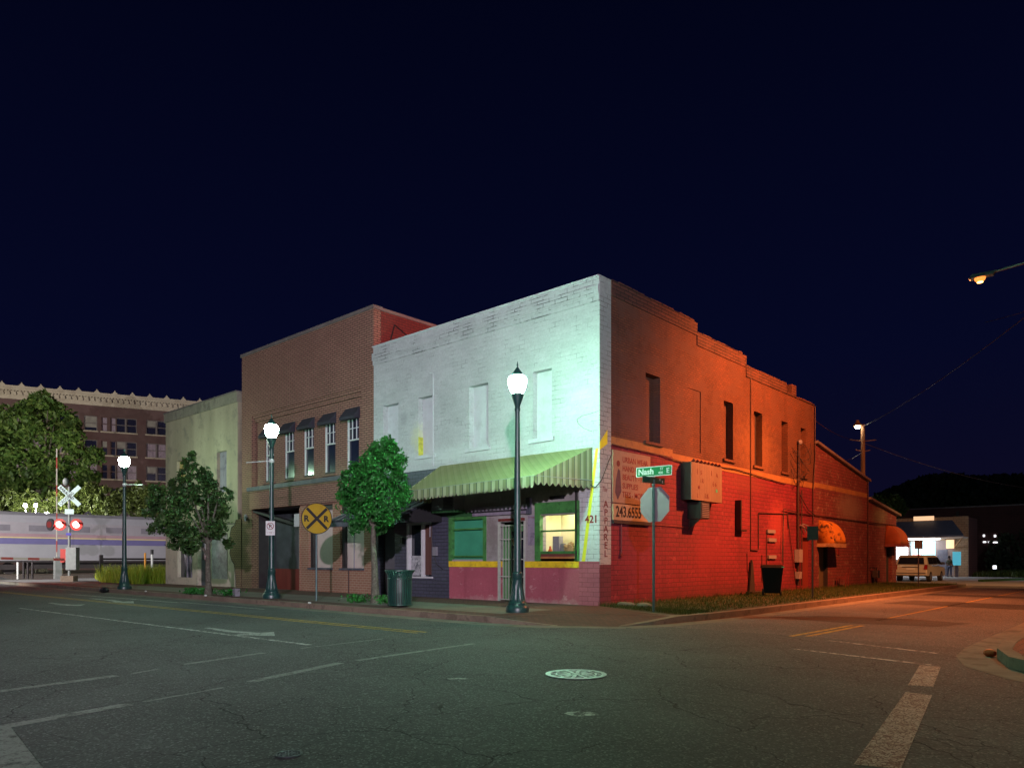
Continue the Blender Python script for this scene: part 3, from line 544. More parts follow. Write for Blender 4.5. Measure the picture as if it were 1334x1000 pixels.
for i, (a, c) in enumerate(swin):
    pn = MB().box(-.30, -.26, a, c, 4.95, 7.05).build('window_panel', 'bare' if i != 2 else 'dkwood', cb)
    MB().box(-.05, .07, a - .1, c + .1, 4.85, 4.947).build('sill', 'bare', pn)
MB().box(-.26, -.2, 10.55, 10.75, 4.95, 7.0).build('window_mullion', 'bare', cb)
MB().box(0, .006, .56, 4.05, 4.62, 4.86).build('painted_band', 'band', cb)
MB().box(0, .006, 4.05, 16.64, 4.50, 4.74).build('painted_band', 'band', cb)
# hidden rear, roof
MB().box(-10.37, -.3, .32, 16.4, 7.9, 8.0).build('roof', 'cop_grey', cb)
MB().box(-10.37, -.32, 16.34, 16.64, 0, 8.0).build('rear_wall', 'bare', cb)
# back of shop units so nothing is see through
MB().box(-6.0, -2.6, 1.6, 1.7, 0, 4.3).build('partition', 'void', cb)
# ---- left half, slate painted shop front with black awning
hd = [(-10.1, -9.12, -.2, 2.75), (-8.42, -7.10, .72, 2.62)]
b = MB(); b.wall('x', -10.37, -6.2, -.15, 4.45, 0, .28, hd); b.build('slate_front', 'purpleblock', cb)
MB().box(-10.36, -6.22, .8, .9, -.1, 4.4).build('partition', 'void', cb)
MB().box(-10.1, -9.12, .30, .36, 0, 2.7).build('door', 'dkwood', cb)
MB().box(-10.02, -9.38, .27, .298, .95, 2.45).build('door_board', mat('dim_grey_board', (.11, .11, .12), .7, .1), cb)
fr = MB().box(-8.42, -8.32, -.02, .2, .72, 2.62).box(-7.62, -7.54, -.03, .2, .72, 2.62).box(-8.42, -7.1, -.03, .2, 2.55, 2.62).build('window_frame', 'white_metal', cb)
MB().box(-8.5, -7.02, -.06, .1, .66, .718).build('sill', 'white_metal', cb)
MB().box(-8.3, -7.12, .12, .14, .73, 2.54).build('window_glass', 'glass', cb)
MB().box(-7.5, -7.14, .06, .10, .78, 2.5).build('curtain', mat('rust_curtain', (.11, .045, .035), .9, .3, 6, streak=1), cb)
MB().box(-8.28, -7.66, .08, .11, .75, 1.45).build('poster', mat('floral_poster', (.40, .40, .42), .7, .5, 9, dirt=((.05, .06, .08), 7, .9)), cb)
MB().box(-6.95, -6.78, -.10, -.0, 1.45, 1.75).build('meter_box', 'grey', cb)
MB().box(-8.75, -8.62, -.06, -.0, 1.9, 2.1).build('light_switch_box', 'black', cb)
MB().tube([(-7.05, -.03, 2.6), (-7.05, -.03, 2.0), (-6.98, -.03, 1.5), (-6.8, -.03, 1.15), (-6.5, -.03, .98)], .015).build('cable', 'wire', cb)
MB().tube([(-7.15, -.03, 2.95), (-7.15, -.03, 2.1)], .02).build('conduit', 'grey', cb)
def awning(name, m, parent, x0, x1, xi0, xi1, yd, zt, zf0, zf1, val, scal, mv=None, yw=0.0):
    th = -.012
    o = MB()
    o.prism([(x0, yw, zt), (x1, yw, zt), (xi1, -yd, zf1), (xi0, -yd, zf0)], (0, th, -.012))
    o = o.build(name, m, parent)
    # side cheeks
    s = MB(); s.prism([(x1, yw, zt - .02), (x1, yw, zt - .9 if val else zt - .5), (xi1, -yd, zf1 - .02)], (.012, 0, 0)) if not val else None
    return o
# black awning
ba = MB(); ba.hexa([(-10.3, -.01, 3.50), (-6.55, -.01, 3.50), (-6.55, -2.0, 2.62), (-10.3, -2.0, 2.62)], [(-10.3, -.01, 3.56), (-6.55, -.01, 3.56), (-6.55, -2.02, 2.68), (-10.3, -2.02, 2.68)])
ba = ba.build('black_awning', 'blackawn', cb)
b = MB()
for k in range(10): x = -10.3 + k * .416; b.hexa([(x - .02, -.01, 3.562), (x + .02, -.01, 3.562), (x + .02, -2.02, 2.682), (x - .02, -2.02, 2.682)], [(x - .02, -.01, 3.59), (x + .02, -.01, 3.59), (x + .02, -2.02, 2.71), (x - .02, -2.02, 2.71)])
b.build('standing_seam', 'steel', ba)
MB().prism([(-6.55, -.02, 3.48), (-6.55, -.02, 2.6), (-6.55, -1.98, 2.50), (-6.55, -1.98, 2.62)], (-.03, 0, 0)).build('awning_cheek', 'void', ba)
MB().prism([(-10.3, -.02, 3.48), (-10.3, -.02, 2.6), (-10.3, -1.98, 2.50), (-10.3, -1.98, 2.62)], (.03, 0, 0)).build('awning_cheek', 'void', ba)
MB().box(-10.32, -6.53, -2.03, -1.99, 2.46, 2.62).build('fascia', 'slate', ba)
# green striped awning with hipped ends and scalloped valance
a, bq, c, d = Vector((-.24, -.01, 4.50)), Vector((-.72, -2.0, 3.56)), Vector((-6.10, -2.0, 3.47)), Vector((-6.64, -.01, 4.52))
ga = MB()
NS = 46
top = [d.lerp(a, i / NS) for i in range(NS + 1)]; bot = [c.lerp(bq, i / NS) for i in range(NS + 1)]
for i in range(NS):
    sag = lambda p, q, t: p.lerp(q, t) + Vector((0, 0, -.045 * math.sin(PI * t)))
    for j in range(6):
        t0, t1 = j / 6, (j + 1) / 6
        ga.face([sag(top[i], bot[i], t0), sag(top[i], bot[i], t1), sag(top[i + 1], bot[i + 1], t1), sag(top[i + 1], bot[i + 1], t0)])
chk = MB(); chk.face([a, bq, Vector((-.24, -.01, 3.56))]); chk2 = MB(); chk2.face([d, Vector((-6.64, -.01, 3.47)), c])
gaw = ga.build('striped_awning', 'stripe_top', cb, fix=False); chk.build('awning_cheek', 'stripe', gaw, fix=False); chk2.build('awning_cheek', 'stripe', gaw, fix=False)
sm = gaw.modifiers.new('solid', 'SOLIDIFY'); sm.thickness = .012
v = MB()
def scallops(p, q, n, dz=.24):
    for i in range(n):
        e0, e1 = p.lerp(q, i / n), p.lerp(q, (i + 1) / n); pts = [e1, e0]
        for k in range(7): t = k / 6; e_ = e0.lerp(e1, t); pts.append(e_ + Vector((0, 0, -dz - .085 * math.sin(PI * t))))
        v.face(pts)
o3 = Vector((0, -.015, 0))
scallops(c + o3, bq + o3, 34); scallops(bq + Vector((.02, 0, 0)), Vector((-.235, -.02, 3.56)), 10, .16); scallops(c - Vector((.02, 0, 0)), Vector((-6.66, -.02, 3.47)), 8, .2)
vo_ = v.build('valance', 'stripe', gaw, fix=False); sm = vo_.modifiers.new('solid', 'SOLIDIFY'); sm.thickness = .008
MB().tube([tuple(c), tuple(bq)], .016).tube([tuple(bq), (-.24, -.02, 3.56)], .016).tube([(-3.4, -.02, 3.5), (-3.4, -1.98, 3.5)], .014).tube([tuple(c), (-6.64, -.02, 3.47)], .014).build('awning_frame', 'steel', gaw)
# shop window A (green blind)
def window(x0, x1, z0, z1, fm, gm, parent, y=0., fw=.14, bars=(), proud=.03):
    f = MB().box(x0 - fw * .4, x0 + fw * .6, y - proud, y + .12, z0, z1).box(x1 - fw * .6, x1 + fw * .4, y - proud, y + .12, z0, z1).box(x0 + fw * .6, x1 - fw * .6, y - proud, y + .12, z1 - fw * .6, z1 + fw * .2)
    for zb in bars: f.box(x0 + fw * .6, x1 - fw * .6, y, y + .1, zb - .025, zb + .025)
    f = f.build('window', fm, parent); g = MB().box(x0 + fw * .6, x1 - fw * .6, y + .12, y + .14, z0, z1).build('pane', gm, f); return f
wA = window(-6.15, -4.50, 1.265, 2.72, 'greenpaint', 'teal', cb, bars=(2.32, 1.42))
MB().box(-6.25, -4.4, -.05, .05, 2.74, 2.86).build('window_header', 'greendark', wA)
wB = MB().box(-2.36, -2.16, -.05, .10, 1.262, 2.68).box(-.84, -.70, -.05, .10, 1.262, 2.68).box(-2.36, -.70, -.052, .10, 2.68, 3.02).box(-2.16, -.84, .0, .08, 2.14, 2.19).box(-2.16, -.84, -.02, .08, 1.48, 1.56).build('lit_window', 'greenpaint', cb)
MB().box(-2.16, -.84, .0, .06, 1.262, 1.34).box(-2.16, -.84, .0, .06, 1.40, 1.48).build('window_base', mat('maroon_board', (.16, .04, .035), .7, .2, 4), wB)
MB().box(-2.16, -.84, -.01, .05, 1.34, 1.40).build('window_base', mat('orange_board', (.42, .16, .05), .7, .2, 4), wB)
# room behind it
rm = MB(); rm.face([(-2.4, 1.3, 1.0), (-.55, 1.3, 1.0), (-.55, 1.3, 3.0), (-2.4, 1.3, 3.0)]); rm.face([(-2.4, .3, 1.0), (-2.4, 1.3, 1.0), (-2.4, 1.3, 3.0), (-2.4, .3, 3.0)]); rm.face([(-.55, 1.3, 1.0), (-.55, .3, 1.0), (-.55, .3, 3.0), (-.55, 1.3, 3.0)])
rm.face([(-2.4, .3, 1.45), (-.55, .3, 1.45), (-.55, 1.3, 1.45), (-2.4, 1.3, 1.45)]); rm.face([(-2.4, .3, 2.9), (-2.4, 1.3, 2.9), (-.55, 1.3, 2.9), (-.55, .3, 2.9)])
rm.build('shop_interior', 'cream_in', cb, fix=False)
MB().box(-1.9, -1.0, .75, .81, 2.84, 2.88).build('ceiling_tube', 'inlight', cb)
tag(MB().box(-2.02, -1.78, .4, .6, 1.46, 2.02).build('cash_register', 'grey'), 'dark grey cash register on the ledge of the lit window', 'machine')
tag(MB().box(-1.76, -1.62, .42, .6, 1.46, 1.62).box(-1.74, -1.64, .45, .55, 1.62, 1.80).build('grey_jar', 'mast'), 'small pale box stacked right of the cash register in the window', 'box')
tag(MB().lathe([(.06, 0), (.07, .12), (.03, .2), (.03, .26)], (-2.10, .38, 1.46), 10).build('orange_bottle', 'orange'), 'orange bottle at left end of the lit window', 'bottle')
k = MB().lathe([(.15, 0), (.19, .2), (.2, .22)], (-1.40, .5, 1.46), 14); bsk = thing('gift_basket', 'straw gift basket in the middle of the lit window', 'basket', (-1.40, .5, 1.46)); k.build('basket', 'basket', bsk)
b = MB()
for _ in range(60): x, z = random.uniform(-.2, .2), random.uniform(.15, .38); b.ball((-1.4 + x, .5 + random.uniform(-.1, .1), 1.46 + z * (1 - abs(x))), .035, 6)
b.build('filling', 'basket', bsk)
tag(MB().box(-1.14, -.92, .42, .6, 1.46, 1.66).build('brown_box', 'cardboard'), 'brown box at right end of the lit window', 'box')
MB().box(-.80, -.765, -.08, -.0, 1.27, 3.3).build('cable_trunk', 'dkmetal', cb)
# door with security gate
dr = MB().box(-3.90, -2.80, .22, .27, .02, 2.42).build('door', 'doorg', cb)
MB().box(-3.55, -3.0, .20, .218, .55, 2.2).build('door_glass', 'glass', dr)
MB().box(-3.45, -3.22, .17, .195, 1.75, 2.0).build('door_notice', 'board_org', dr)
gb = MB()
for i in range(9): x = -3.84 + i * .125; gb.box(x - .009, x + .009, -.01, .01, .06, 2.4)
for z in (.06, .78, 1.32, 1.95, 2.38): gb.box(-3.86, -2.82, -.012, .012, z - .014, z + .014)
gb.box(-3.92, -3.87, -.03, .06, 0, 2.5).box(-2.83, -2.78, -.03, .06, 0, 2.5); gb.build('security_gate', 'iron', cb)
# roller shutter box and torn fascia over the door, pink notice
sb = MB().box(-5.0, -2.62, -.16, 0, 2.86, 3.02).box(-5.0, -2.62, -.10, 0, 2.72, 2.82).build('shutter_box', 'board_pur', cb); MB().box(-5.0, -2.62, -.13, -.01, 2.82, 2.86).build('shutter_slot', 'void', sb); MB().box(-2.66, -2.52, -.12, 0, 2.7, 3.2).build('shutter_bracket', 'slate', sb)
MB().box(-3.9, -2.8, -.03, .0, 2.52, 2.60).build('door_lintel', 'rustdoor', cb)
nb = MB().box(-2.66, -2.30, -.02, .0, 1.75, 2.66).build('notice_board', 'board_pur', cb); text('notice_lettering', 'NO TRESPASSING', .045, 'redtext', nb, (-2.64, -.024, 2.58), XF, UP, .001)
MB().box(-1.8, -1.25, -.03, 0, 3.10, 3.20).build('vent_grille', 'black', cb)
# air conditioner under the awning (a thing)
ac = thing('window_air_conditioner', 'grey air conditioner on a bracket under left end of green awning', 'air conditioner', (-6.0, -.3, 2.95))
MB().box(-6.55, -5.45, -.5, -.02, 2.95, 3.45).build('case', 'grey', ac, bevel=.01); b = MB()
for i in range(9): b.box(-5.95, -5.5, -.515, -.502, 3.0 + i * .045, 3.02 + i * .045)
b.build('grille', 'black', ac); MB().box(-6.6, -5.4, -.52, -.02, 2.87, 2.945).build('bracket', 'greendark', ac)
MB().tube([(-6.96, -.05, 7.75), (-6.96, -.05, 4.55)], .025, 8).tube([(-6.96, -.05, 7.75), (-7.12, -.05, 7.78)], .025, 8).build('conduit', 'white_panel', cb)
MB().tube([(-.02, -.02, 5.5), (-.3, -.02, 5.46), (-.6, -.02, 5.44), (-.78, -.02, 5.36), (-.74, -.02, 5.24), (-.55, -.02, 5.08), (-.25, -.02, 4.95)], .005).build('cable', 'wire', cb)
MB().tube([(-.3, -.1, 3.45), (-.1, -.06, 3.35), (.06, .02, 3.55), (.06, .35, 4.1), (.06, .5, 4.3)], .014).build('cable', 'wire', cb)
text('strip_script', 'The', .22, 'dkredtext', cb, (.008, .10, 3.24), XS, UP, .002, sx=.75, shear=.35)
for i, ch in enumerate('APPAREL'): text('strip_letter', ch, .27, 'dkredtext', cb, (.008, .30, 2.80 - i * .235), XS, UP, .002, 'CENTER', sx=1.25, bold=.004)
b = MB().tube([(.05, .56, 4.62), (.05, 3.2, 4.60), (.05, 4.4, 4.52), (.05, 8.5, 4.64), (.05, 13.2, 4.45)], .018); b.build('cable', 'wire', cb)

# painted signboards on the red wall
s1 = thing('painted_signboard', 'tan painted board listing urban wear and beauty supplies beside the corner', 'sign', (0.05, 1.5, 2.5))
MB().box(.0, .05, .60, 2.62, 2.96, 4.48).build('board', 'signboard', s1)
for i, (tx) in enumerate(['URBAN WEAR', 'HAND BAGS', 'BEAUTY - HAIR', 'SUPPLIES', 'TEES - MORE']): text('lettering', tx, .235, 'redtext', s1, (.053, 1.08, 4.16 - i * .255), XS, UP, .002, sx=.92, bold=.003)
b = MB(); b.prism([(.052, .84, 3.05), (.052, 1.02, 3.3), (.052, .95, 3.9), (.052, .86, 3.95), (.052, .74, 3.6), (.052, .70, 3.25)], (.004, 0, 0)); b.build('figure_dress', 'purple', s1)
b = MB(); b.cyl((.052, .86, 4.1), (.057, .86, 4.1), .09, .09, 10); b.build('figure_head', 'dkredtext', s1)
s2 = thing('phone_number_board', 'tan board with a large telephone number under the painted signboard', 'sign', (0.05, 1.5, 2.5)); MB().box(.0, .06, .60, 2.62, 2.46, 2.93).build('board', 'signlow', s2)
text('lettering', '243.6555', .44, 'black', s2, (.063, .72, 2.56), XS, UP, .002, sx=.84, bold=.01)
MB().box(.0, .08, .60, 2.64, 2.36, 2.455).build('bottom_rail', 'dkwood', s2)
# marquee cabinet
mq = thing('marquee_cabinet', 'projecting marquee sign cabinet with scattered letters on the red wall', 'sign', (.2, 5.5, 3.3))
MB().box(.0, .36, 4.58, 6.75, 3.27, 4.50).build('cabinet', 'dkmetal', mq); MB().box(.36, .385, 4.58, 6.75, 3.27, 4.50).build('face', 'marq', mq)
b = MB()
for i in range(8): b.cyl((.30, 4.75 + i * .26, 4.50), (.42, 4.75 + i * .26, 4.58), .04, .05, 8)
b.build('lamp_socket', 'rustdoor', mq)
for (tx, yy, zz, s_) in (('I', 4.95, 4.12, .28), ('S', 5.2, 4.12, .22), ('I', 5.95, 4.15, .26), ('A', 6.3, 4.12, .22), ('I R', 5.2, 3.86, .2), ('6 6', 6.05, 3.80, .24), ('L', 4.95, 3.36, .2), ('I &', 5.5, 3.36, .24)): text('lettering', tx, s_, 'dkredtext', mq, (.388, yy, zz), XS, UP, .002)
b = MB().cyl((.386, 5.1, 3.7), (.392, 5.1, 3.7), .06, .06, 12); b.build('graffiti_dot', 'dkredtext', mq); MB().cyl((.386, 6.35, 3.66), (.392, 6.35, 3.66), .06, .06, 12).build('graffiti_dot', 'teal_hi', mq)
a2 = thing('wall_air_conditioner', 'small dark air conditioner jutting from the wall under the marquee', 'air conditioner', (.2, 5.3, 2.65)); MB().box(.0, .50, 5.02, 5.62, 2.66, 3.22).build('case', 'dkmetal', a2); b = MB()
for i in range(8): b.box(.502, .515, 5.08, 5.56, 2.71 + i * .06, 2.735 + i * .06)
b.build('grille', 'grey', a2); MB().prism([(0, 5.1, 2.3), (0, 5.1, 2.65), (.42, 5.1, 2.65)], (0, .04, 0)).build('bracket', 'dkmetal', a2)
# wall box, conduits, small vents
wb = thing('wall_box', 'tall dark metal box fixed to the red wall right of the marquee', 'box', (.1, 8.7, 2.4)); MB().box(.0, .14, 8.62, 9.15, 2.42, 3.45).build('case', 'red_block', wb); MB().box(.0, .22, 8.60, 8.68, 2.40, 3.50).build('frame', 'dkmetal', wb); MB().box(0, .2, 8.68, 9.15, 2.36, 2.418).build('ledge', 'dkmetal', wb)
cd1 = MB().tube([(.03, 9.88, 8.55), (.03, 9.88, 1.68), (.03, 10.5, 1.66), (.03, 10.58, 1.72), (.03, 10.58, 3.12), (.03, 13.5, 3.22), (.03, 13.55, 2.6)], .018).build('wall_conduit', 'pipe_dk'); tag(cd1, 'thin dark conduit bent twice down the red wall left of the bin', 'pipe')
cd2 = MB().tube([(.03, 1.05, 2.4), (.03, 1.05, 1.5)], .02).tube([(.03, 1.05, 2.4), (.03, 5.1, 2.38), (.03, 5.1, 2.9)], .012).box(0, .06, 1.0, 1.1, 1.4, 1.5).build('wall_conduit', 'pipe_red'); tag(cd2, 'red conduit running under the telephone number board', 'pipe')
for i, (yy, zz) in enumerate(((11.75, 2.44), (11.85, 2.10), (11.85, 1.42))):
    o = MB().box(.0, .07, yy - .38, yy + .38, zz - .07, zz + .07).build('wall_vent', 'grey'); tag(o, ['uppermost of the three short vents above the wheeled bin', 'middle one of the three short vents above the wheeled bin', 'lowest of the three short vents, just above the wheeled bin'][i], 'vent', 'short vents on the red wall')
mast = thing('service_mast', 'electrical service mast with looped wires rising between the red door and bin', 'utility mast', (.1, 14.5, 0))
MB().tube([(.08, 14.5, .2), (.08, 14.5, 4.0), (.08, 14.6, 6.3)], .05, 8).tube([(.10, 14.85, .2), (.10, 14.85, 4.3)], .03, 8).build('pipe', 'pipe_dk', mast)
MB().ball((.12, 14.6, 6.35), (.1, .12, .12), 8).build('weatherhead', 'grey', mast); MB().box(.02, .22, 14.25, 14.65, 1.2, 1.75).box(.02, .2, 14.3, 14.6, .5, .8).build('meter', 'grey', mast)
b = MB()
for k in range(5):
    p = [(.15 + .25 * math.sin(t * 2 + k), 14.5 + .7 * math.sin(t * 1.3 + k * 1.1), 6.2 - t * .45 + .25 * math.cos(t * 3 + k)) for t in [q * .4 for q in range(11)]]; b.tube(p, .012, 4)
b.tube([(.12, 14.6, 4.1), (.1, 15.6, 3.5), (.06, 16.6, 3.3)], .018); b.tube([(.1, 14.2, 3.35), (.1, 12.9, 3.4), (.1, 12.7, 1.2)], .018); b.build('wire_loop', 'wire', mast)
o = MB().tube([(.05, 13.55, 3.28), (.05, 16.6, 3.3), (.05, 24.2, 3.28), (.05, 29.6, 3.3)], .022).tube([(.05, 13.4, 3.2), (.05, 14.3, .3)], .015).build('wall_cable', 'pipe_dk'); tag(o, 'long dark cable running level along the red side wall and annexes', 'cable')
o = MB().tube([(.06, 16.55, 8.2), (.06, 16.55, 5.9), (.06, 16.3, 4.4), (.06, 16.3, 2.9)], .025).build('downspout', 'pipe_dk'); tag(o, 'dark downspout at the rear edge of the tall red side wall', 'downspout')
d1 = MB().box(-.16, -.12, 15.15, 16.2, -.1, 2.28).build('side_door', 'rustdoor', cb); MB().box(.0, .03, 15.05, 15.15, 0, 2.36).box(.0, .03, 16.2, 16.3, 0, 2.36).box(0, .03, 15.15, 16.2, 2.28, 2.36).build('frame', 'pipe_red', d1)
# rubble and drawn marks by the wall
o = MB().prism([(.05, 9.6, .05), (.05, 10.1, .05), (.05, 9.9, 1.25), (.05, 9.8, 1.3)], (.06, 0, 0)).box(.0, .25, 9.5, 10.6, .02, .1).build('broken_plank', 'dkwood'); tag(o, 'broken dark plank leaning on the red wall left of the bin', 'plank')

o = MB().tube([(.03, 9.55, 1.55), (.03, 9.6, .9), (.03, 9.75, .45), (.03, 10.3, .35)], .014).tube([(.03, 10.9, 1.5), (.03, 10.9, .5), (.03, 11.25, .45)], .014).build('wall_conduit', 'pipe_dk'); tag(o, 'short bent dark pipes low on the red wall between plank and bin', 'pipe')
o = MB().tube([(.03, 11.35, 2.5), (.03, 11.35, .9)], .014).tube([(.03, 13.0, 3.2), (.03, 13.0, 1.1)], .014).build('wall_conduit', 'pipe_dk'); tag(o, 'pair of straight dark pipes running down behind the wheeled bin', 'pipe')
o = MB().tube([(.04, 14.95, 2.75), (.10, 15.0, 2.85), (.12, 15.5, 2.78), (.06, 15.9, 2.6)], .03).tube([(.08, 14.75, 2.8), (.12, 15.1, 2.7), (.1, 15.3, 2.5)], .03).build('hose', 'grey'); tag(o, 'pale loose hose hanging above the rusty side door', 'hose')
o = MB().box(0, .05, 19.6, 19.85, 1.55, 1.85).build('alarm_box', 'pipe_red'); tag(o, 'small dark red box on the annex wall right of the olive door', 'box')
# ------------------------------------------------------------------ annexes
an = thing('rear_annex', 'lower faded red block annex with sloping roof behind the corner building', 'building', (0, 20, 0))
b = MB(); b.prism([(0, 16.645, -.15), (0, 17.2, -.15), (0, 17.2, 6.45), (0, 16.645, 6.55)], (-.3, 0, 0)); b.prism([(0, 18.35, -.15), (0, 24.33, -.15), (0, 24.33, 5.42), (0, 18.35, 6.28)], (-.3, 0, 0)); b.prism([(0, 17.2, 2.0), (0, 18.35, 2.0), (0, 18.35, 6.28), (0, 17.2, 6.45)], (-.3, 0, 0)); b.build('wall', 'annex_block', an)
MB().prism([(.16, 16.65, 6.55), (.16, 24.45, 5.42), (.16, 24.45, 5.54), (.16, 16.65, 6.67)], (-9, 0, 0)).build('roof', 'cop_grey', an)
MB().box(0.0, .006, 16.65, 24.33, 4.58, 4.80).build('painted_band', 'band', an)
MB().box(-9, -.31, 24.0, 24.3, -.1, 5.3).build('rear_wall', 'annex_block', an)
dd = MB().box(-.2, -.15, 17.2, 18.35, 0, 2.0).build('door', 'olivedoor', an); MB().box(-.15, .0, 18.2, 18.35, 0, 2.0).build('frame', 'void', dd)
MB().tube([(.06, 24.2, 5.4), (.06, 24.2, .1)], .035).build('downspout', 'pipe_dk', an)
an2 = thing('low_annex', 'lowest rear annex at the far end of the red side wall', 'building', (0, 27, 0))
b = MB(); b.prism([(-.02, 24.335, -.15), (-.02, 27.8, -.15), (-.02, 27.8, 4.12), (-.02, 24.335, 4.5)], (-.3, 0, 0)); b.prism([(-.02, 28.9, -.15), (-.02, 29.8, -.15), (-.02, 29.8, 3.88), (-.02, 28.9, 4.0)], (-.3, 0, 0)); b.prism([(-.02, 27.8, 2.2), (-.02, 28.9, 2.2), (-.02, 28.9, 4.0), (-.02, 27.8, 4.12)], (-.3, 0, 0)); b.build('wall', 'annex_block', an2)
MB().prism([(.18, 24.34, 4.5), (.18, 30.1, 3.86), (.18, 30.1, 3.98), (.18, 24.34, 4.62)], (-8, 0, 0)).build('roof', 'cop_grey', an2)
MB().box(-8, -.33, 29.5, 29.8, -.1, 3.8).build('rear_wall', 'annex_block', an2); MB().box(-.25, -.2, 27.8, 28.9, 0, 2.2).build('door', 'void', an2)
# dome awnings over the two side doors
def dome_awning(nm, lab, y0, y1, z0, z1, dep, m, mv, torn):
    t = thing(nm, lab, 'awning', (0, (y0 + y1) / 2, z0), group='dome awnings on the side wall'); b = MB(); ns = 10; nr = 8; g = []
    for i in range(nr + 1):
        f = i / nr * PI / 2; row = []
        for j in range(ns + 1):
            u = j / ns; sx_ = 1 if 0 < j < ns else 1
            ww = (1 - .28 * (1 - math.cos(f)) * 1); ym = (y0 + y1) / 2; row.append(b.bm.verts.new((dep * math.cos(f * 1) , ym + (y1 - y0) / 2 * (2 * u - 1) * (1 - .35 * math.sin(f) ** 2), z0 + (z1 - z0) * math.sin(f))))
        g.append(row)
    for i in range(nr):
        for j in range(ns): b.bm.faces.new((g[i][j], g[i][j + 1], g[i + 1][j + 1], g[i + 1][j]))
    for sgn, col in ((0, 0), (1, ns)):
        base = b.bm.verts.new((0.01, g[0][col].co.y, z0))
        for i in range(nr): b.bm.faces.new((base, g[i][col], g[i + 1][col]))
    c = b.build('canopy', m, t, smooth=True); s_ = c.modifiers.new('solid', 'SOLIDIFY'); s_.thickness = .01
    MB().box(.0, dep + .01, y0 - .01, y0 + .012, z0 - .16, z0 - .001).box(dep, dep + .02, y0, y1, z0 - .18, z0 - .001).box(0, dep, y1 - .01, y1 + .01, z0 - .16, z0 - .001).build('valance', mv, t); return t
dome_awning('dome_awning', 'torn bright orange dome awning over the olive door', 16.9, 18.55, 2.05, 3.12, .75, 'cloth_or', 'valance', True)
da = dome_awning('dome_awning', 'rust coloured dome awning with a dark oval at the far end of the wall', 27.4, 29.2, 2.2, 3.25, .8, 'cloth_rd', 'rustdoor', False)
# metal chair and gas meter by the annex
ch = thing('metal_chair', 'rusty metal chair standing against the annex wall right of olive door', 'chair', (.35, 19.3, 0), R(90)); 
for sx_ in (-.2, .2):
    MB().tube([(sx_, .2, 0), (sx_, .2, .45)], .014).build('leg', 'pipe_red', ch, local=True); MB().tube([(sx_, -.2, 0), (sx_, -.2, .45), (sx_, -.26, .85)], .014).build('leg', 'pipe_red', ch, local=True)
MB().box(-.22, .22, -.2, .22, .44, .465).build('seat', 'pipe_red', ch, local=True); MB().tube([(-.2, -.26, .85), (0, -.28, .92), (.2, -.26, .85)], .014).tube([(-.2, -.24, .68), (.2, -.24, .68)], .012).build('backrest', 'pipe_red', ch, local=True)
gm = thing('gas_meter', 'grey gas meter with pipes at the foot of the annex corner', 'gas meter', (.25, 24.9, 0)); MB().box(.1, .4, 24.75, 25.1, .35, .75).build('body', 'dkmetal', gm, bevel=.03); MB().tube([(.2, 24.8, 0), (.2, 24.8, .9), (.1, 24.4, .9)], .025).tube([(.2, 25.05, .75), (.2, 25.2, .9), (.2, 25.3, 0)], .025).build('pipe', 'dkmetal', gm)

# ------------------------------------------------------------------ tan brick building
tb = thing('brick_building', 'tall tan brick building with five awninged windows beside the white shop', 'building', (-15.5, 0, 0))
bw = [(-17.40, -16.30), (-15.72, -14.78), (-14.12, -13.20), (-12.52, -11.62)]
bw = [(-18.72, -17.95), (-17.08, -16.26), (-15.54, -14.75), (-13.98, -13.19), (-12.42, -11.60)]
b = MB(); b.wall('x', -20.45, -10.385, 4.62, 10.78, 0, .35, [(-19.55, -11.15, 4.6, 7.95)]); b.build('front_wall', 'tan_brick', tb)
MB().wall('x', -19.55, -11.15, 4.62, 7.95, .22, .13, [(a, c, 4.80 + (0), 7.0) for a, c in bw]).build('recessed_panel', 'tan_brick', tb)
MB().wall('x', -19.55, -11.15, 7.66, 7.80, .13, .089).build('corbel', 'tan_brick', tb)
MB().wall('x', -19.55, -11.15, 7.80, 7.949, .06, .159).build('corbel', 'tan_brick', tb)
MB().box(-20.5, -10.33, -.05, .4, 10.78, 10.92).build('coping', 'cop_grey', tb)
for a, c in bw:
    f = MB().box(a, a + .05, .27, .33, 4.9, 7.0).box(c - .05, c, .27, .33, 4.9, 7.0).box(a + .05, c - .05, .27, .33, 6.94, 7.0).box(a + .05, c - .05, .27, .33, 6.02, 6.07)
    for k in (1, 2): x = a + (c - a) * k / 3; f.box(x - .012, x + .012, .29, .325, 6.07, 6.94)
    f.box(a + .05, c - .05, .29, .325, 6.5, 6.525)
    f = f.build('window', 'white_metal', tb); MB().box(a + .05, c - .05, .332, .345, 4.9, 6.94).build('pane', 'navyglass', f)
    MB().box(a - .08, c + .08, .14, .3, 4.72, 4.798).build('sill', 'tan_brick', f); MB().box(a, c, .26, .33, 4.80, 4.90).build('bottom_rail', 'dkwood', f)
    aw = MB(); aw.prism([(a - .07, .218, 7.30), (a - .07, .218, 6.84), (a - .07, -.09, 6.80), (a - .07, -.09, 6.92)], (c - a + .14, 0, 0)); aw.build('window_awning', 'dkawn', tb)
# dark red side above the white roof
MB().wall('y', .36, 3.15, 7.9, 10.78, -10.385, .3).build('side_wall', 'darkred', tb); MB().box(-10.7, -10.35, .41, 3.2, 10.78, 10.9).build('coping', 'cop_grey', tb)
MB().tube([(-10.37, .75, 9.6), (-10.37, 1.0, 10.4), (-10.37, 2.0, 9.95), (-10.37, 1.9, 9.8)], .02).build('side_outline', 'black', tb)
MB().box(-20.4, -10.45, 3.1, 14, 8.6, 8.7).build('roof', 'cop_grey', tb)
MB().box(-20.45, -20.15, .36, 14, -.1, 10.78).build('side_wall', 'tan_brick', tb)
